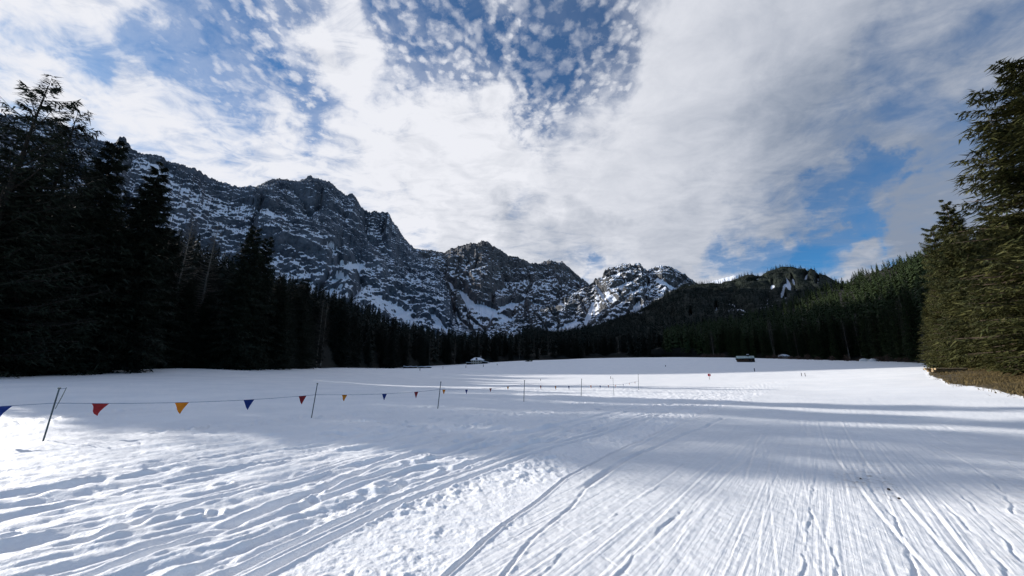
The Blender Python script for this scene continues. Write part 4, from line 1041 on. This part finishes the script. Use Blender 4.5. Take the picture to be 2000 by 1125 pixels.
for (px, py, hh, lab) in [(1474, 725.5, 5, 'short dark post in the snow below the wooden hut'), (910, 718, 4, 'short stake in the snow left of the farmhouse'), (944, 716.5, 4.5, 'short stake in the snow just below the farmhouse'), (971, 713.5, 3, 'tiny stake in the snow right of the farmhouse'),
                          (820, 724.5, 5, 'short stake in the snow below the woodpile'), (865, 722, 7, 'thin stake right of the woodpile'), (736, 722, 8, 'thin stake against the dark forest, left of the woodpile'), (1056, 744, 4, 'tiny stake above the pennants right of the fourth pole'), (1193, 740, 4.5, 'tiny stake behind the faint sixth pole'),
                          (1300, 716, 2.5, 'tiny stub sticking out of the far snow'), (1566, 735, 5, 'left of two thin stakes where the tracks meet'), (1573, 735, 5, 'right of two thin stakes where the tracks meet')]:
    x, y = ground_hit(px, py); k = math.hypot(x, y) / 760 * 1.05; e = link('stake', None, loc=(x, y, gz1(x, y))); H_ = hh * k
    m = MB(); m.tube([(0, 0, -.3), (0, 0, H_)], [max(.05, .9 * k * (.5 if hh > 5 or py == 735 else 1) * .6)] * 2, 6); m.build('shaft', M_darkwood, e)
    m = MB(); m.tube([(0, 0, H_), (0, 0, H_ + .25 * k)], [max(.06, .5 * k)] * 2, 6); m.build('tip', M_bamboo, e)
    tag(e, lab, 'stake')

def shrub(name, px, py, r_, w, h, mat, label, n=260, stemmed=False, group=None, white=False, cat='shrub'):
    x, y, _ = map(float, place(px, py, r_)); z = EYE + float(az_tan(px, py)[1]) * r_
    zg = surface(x, y); z = zg if abs(z - zg) < 2 else z
    e = link(name, None, loc=(x, y, z)); g = np.random.default_rng(int(px))
    a = g.uniform(0, 6.283, n); el = g.uniform(.05, 1.4, n); q = g.random(n) ** .5
    b = h * (.45 if stemmed else .0)
    c = np.stack([np.cos(a) * np.cos(el) * w / 2 * q, np.sin(a) * np.cos(el) * w / 2 * q, b + (h - b) * np.sin(el) * q], -1)
    d = g.normal(size=(n, 3)) * w * .08; d2 = g.normal(size=(n, 3)) * w * .05
    V = np.stack([c, c + d, c + d2], 1).reshape(-1, 3); me = mesh_np('crown', V, None, np.arange(3 * n).reshape(-1, 3), [mat]); link('crown', me, e)
    m = MB()
    for i in range(1 if stemmed else 5):
        t = i * 1.26; m.tube([(0, 0, -.2), (math.cos(t) * w * .12 * (not stemmed), math.sin(t) * w * .12 * (not stemmed), h * .35), (math.cos(t) * w * .25 * (not stemmed), math.sin(t) * w * .25 * (not stemmed), h * .75)], [w * .025, w * .02, w * .008], 5)
    m.build('stem', M_bark, e); tag(e, label, cat, group); return e
shrub('round_tree', 1031, 711, 285, 4.6, 3.4, M_left, 'small dark round headed tree alone on the snow at the forest front', 400, True, cat='tree')
shrub('shrub', 1038, 711, 280, 2.8, 1.9, M_spruce, 'grey green shrub right beside the lone round tree')
shrub('young_tree', 1163, 700, 340, 2, 3, M_left, 'tiny conifer silhouette at the forest front above the fifth pole', 200, True, cat='tree')
for i, px in enumerate((1374, 1381, 1389, 1396, 1403, 1412)):
    shrub('shrub', px, 697.5, 345, 5.0, 3.2, M_twig, ORD[i] + (' from the left' if i else '') + ', reddish leafless shrub at the forest foot left of the hut', 260, group='reddish shrubs at the forest foot')
for i, px in enumerate((1500, 1512, 1526, 1545, 1560, 1578, 1598, 1625, 1655, 1682, 1715, 1735, 1755, 1775)):
    shrub('shrub', px, 701 + i * .45, 322 - i * 5, 4.5, 2.2 + (i % 3) * .8, M_twig, ORD[i] + (' from the left' if i else '') + ', brown leafless shrub under the forest right of the hut', 220, group='brown shrubs along the right forest foot')
shrub('young_spruce', 1822, 716, 70, 2.0, 1.1, M_right, 'low green sprig lying on the snow left of the conical spruce', 300)

def lumpy(name, px, py, r_, dims, mat, label, cat, snowcap=True, group=None, seed=0):
    x, y, _ = map(float, place(px, py, r_)); z = max(surface(x, y), EYE + float(az_tan(px, py)[1]) * r_ - .5)
    e = link(name, None, loc=(x, y, z))
    def blob_mesh(nm, dm, mt, z0, par):
        n, k = 14, 7; V = []; 
        for i in range(k + 1):
            ph = math.pi / 2 * i / k
            for j in range(n):
                th = 2 * math.pi * j / n; q = 1 + .28 * float(n2(np.array(math.cos(th) * 1.3 + seed), np.array(math.sin(th) * 1.3 + i * .4), 9))
                V.append((math.cos(th) * math.cos(ph) ** .7 * dm[0] / 2 * q, math.sin(th) * math.cos(ph) ** .7 * dm[1] / 2 * q, z0 + math.sin(ph) * dm[2] * q - (.3 if i == 0 else 0)))
        Fs = [(i * n + j, i * n + (j + 1) % n, (i + 1) * n + (j + 1) % n, (i + 1) * n + j) for i in range(k) for j in range(n)] + [tuple(k * n + j for j in range(n))]
        m = MB(); m.add(V, Fs); return m.build(nm, mt, par, smooth=True)
    blob_mesh('body', dims, mat, 0, e)
    if snowcap: blob_mesh('snow_cap', (dims[0] * .92, dims[1] * .9, dims[2] * .35), M_roofsnow, dims[2] * .78, e)
    tag(e, label, cat, group); return e
lumpy('boulder', 1531, 701, 322, (8, 5, 2.8), M_rock, 'snow topped boulder at the forest foot right of the hut', 'boulder')
lumpy('hay_bale', 1689, 707.5, 275, (5.2, 3, 1.6), M_white, 'left of two white wrapped heaps at the right forest foot', 'heap', False, 'white heaps', 3)
lumpy('hay_bale', 1708, 707.5, 272, (6.2, 3, 1.6), M_white, 'right and wider of two white wrapped heaps at the right forest foot', 'heap', False, 'white heaps', 8)
def woodpile(px, py, r_, w, h, label, seed):
    x, y, _ = map(float, place(px, py, r_)); z = EYE + float(az_tan(px, py)[1]) * r_
    e = link('woodpile', None, loc=(x, y, z)); e.rotation_euler = (0, 0, math.atan2(x, y) * -1)
    g = random.Random(seed)
    for k in range(9):
        m = MB(); m.tube([(-w / 2 + g.uniform(0, .6), (k % 3) * .5, .2 + (k // 3) * h * .3), (w / 2 - g.uniform(0, .9), (k % 3) * .5, .2 + (k // 3) * h * .3)], h * .16, 7); m.build('log', M_darkwood, e)
    m = MB(); n = 10
    top = [(-w / 2 + w * i / n, yy, h * 1.02 + .18 * math.sin(i * 1.3 + seed) * (h / 1.6)) for i in range(n + 1) for yy in (-.5, 1.5)]
    bot = [(a, b, c - .30) for a, b, c in top]; o_ = len(top)
    m.add(top + bot, [(2 * i, 2 * i + 2, 2 * i + 3, 2 * i + 1) for i in range(n)] + [(o_ + 2 * i, o_ + 2 * i + 1, o_ + 2 * i + 3, o_ + 2 * i + 2) for i in range(n)] + [(2 * i, o_ + 2 * i, o_ + 2 * i + 2, 2 * i + 2) for i in range(n)])
    m.build('snow_cover', M_roofsnow, e); tag(e, label, 'woodpile')
woodpile(801, 720.4, 232, 8.6, 1.6, 'left of two long snow covered woodpiles in front of the dark forest', 1)
woodpile(829, 720.4, 228, 8.8, 1.4, 'right of two long snow covered woodpiles in front of the dark forest', 4)
M_log = plain('cut_logs', (.34, .25, .15), .85, .3, 3)
def logs():
    x, y = ground_hit(1858, 727); z = gz1(x, y); e = link('log_stack', None, loc=(x, y, z + .05)); g = random.Random(3)
    for k in range(6):
        o = g.uniform(-.5, .5); m = MB(); m.tube([(-1.9 + o, (k % 3) * .3, .10 + (k // 3) * .22), (1.9 + o, (k % 3) * .3 + .1, .10 + (k // 3) * .22)], .11, 8); m.build('log', M_log, e)
    tag(e, 'stack of pale cut logs lying under the conical spruce at the right', 'log stack')
logs()
# dry grass on the right bank
def grass():
    g = np.random.default_rng(5); n = 26000
    px = g.uniform(1812, 2120, n); r_ = g.uniform(27, 78, n)
    a = az_tan(px, np.full(n, 745.0))[0]; X = np.sin(a) * r_; Y = np.cos(a) * r_; Z = gz(X, Y)
    qx, qy = project(X, Y, Z)
    low = np.interp(qx, [1795, 1814, 1838, 1853, 1916, 1959, 2000, 2300], [728, 735, 741, 751, 758, 767, 776, 830])
    k = (qy < low - 1 + 3 * g.normal(size=n)) & (n2(X * .35, Y * .35, 3) > -.45) & (qx > 1808 + 30 * g.random(n)); X, Y, Z = X[k], Y[k], Z[k]; n = len(X)
    h = g.uniform(.10, .38, n); la = g.uniform(0, 6.283, n); lean = g.uniform(.3, 1.6, n); w = .018
    wa = la + math.pi / 2
    V = np.stack([np.stack([X + np.cos(wa) * w, Y + np.sin(wa) * w, Z], -1), np.stack([X - np.cos(wa) * w, Y - np.sin(wa) * w, Z], -1), np.stack([X + np.cos(la) * h * lean, Y + np.sin(la) * h * lean, Z + .04 + h * np.clip(1.1 - lean * .5, .2, 1)], -1)], 1).reshape(-1, 3)
    m = plain('dry_grass', (.12, .088, .036), .9, .5, 2.0)
    o = link('dry_grass', mesh_np('dry_grass', V, None, np.arange(3 * n).reshape(-1, 3), [m])); tag(o, 'flattened dry brown grass on the bank under the right spruces', 'grass', kind='stuff')
grass()
# pebbles and bark scraps on the piste
def scraps():
    g = random.Random(9)
    for i, (px, py, s, lab) in enumerate([(1736, 957, .035, 'larger left of two dark scraps of bark lying on the piste'), (1756, 975, .03, 'right of two dark scraps of bark lying on the piste'), (1740, 979, .015, 'tiny dark crumb between the two scraps of bark'), (1681, 936, .022, 'dark bit of bark in the dirty snow above the scraps')]):
        x, y = ground_hit(px, py); s *= .55; m = MB(); m.box((0, 0, 0), (s * 1.8, s * 1.2, s), rz=g.uniform(0, 3), taper=.6); m.box((s * .9, s * .3, -.002), (s, s * .8, s * .6), rz=g.uniform(0, 3), taper=.5)
        o = m.build('bark_scrap', M_darkwood, None, (x, y, gz1(x, y) + .012)); tag(o, lab, 'bark scrap')
scraps()
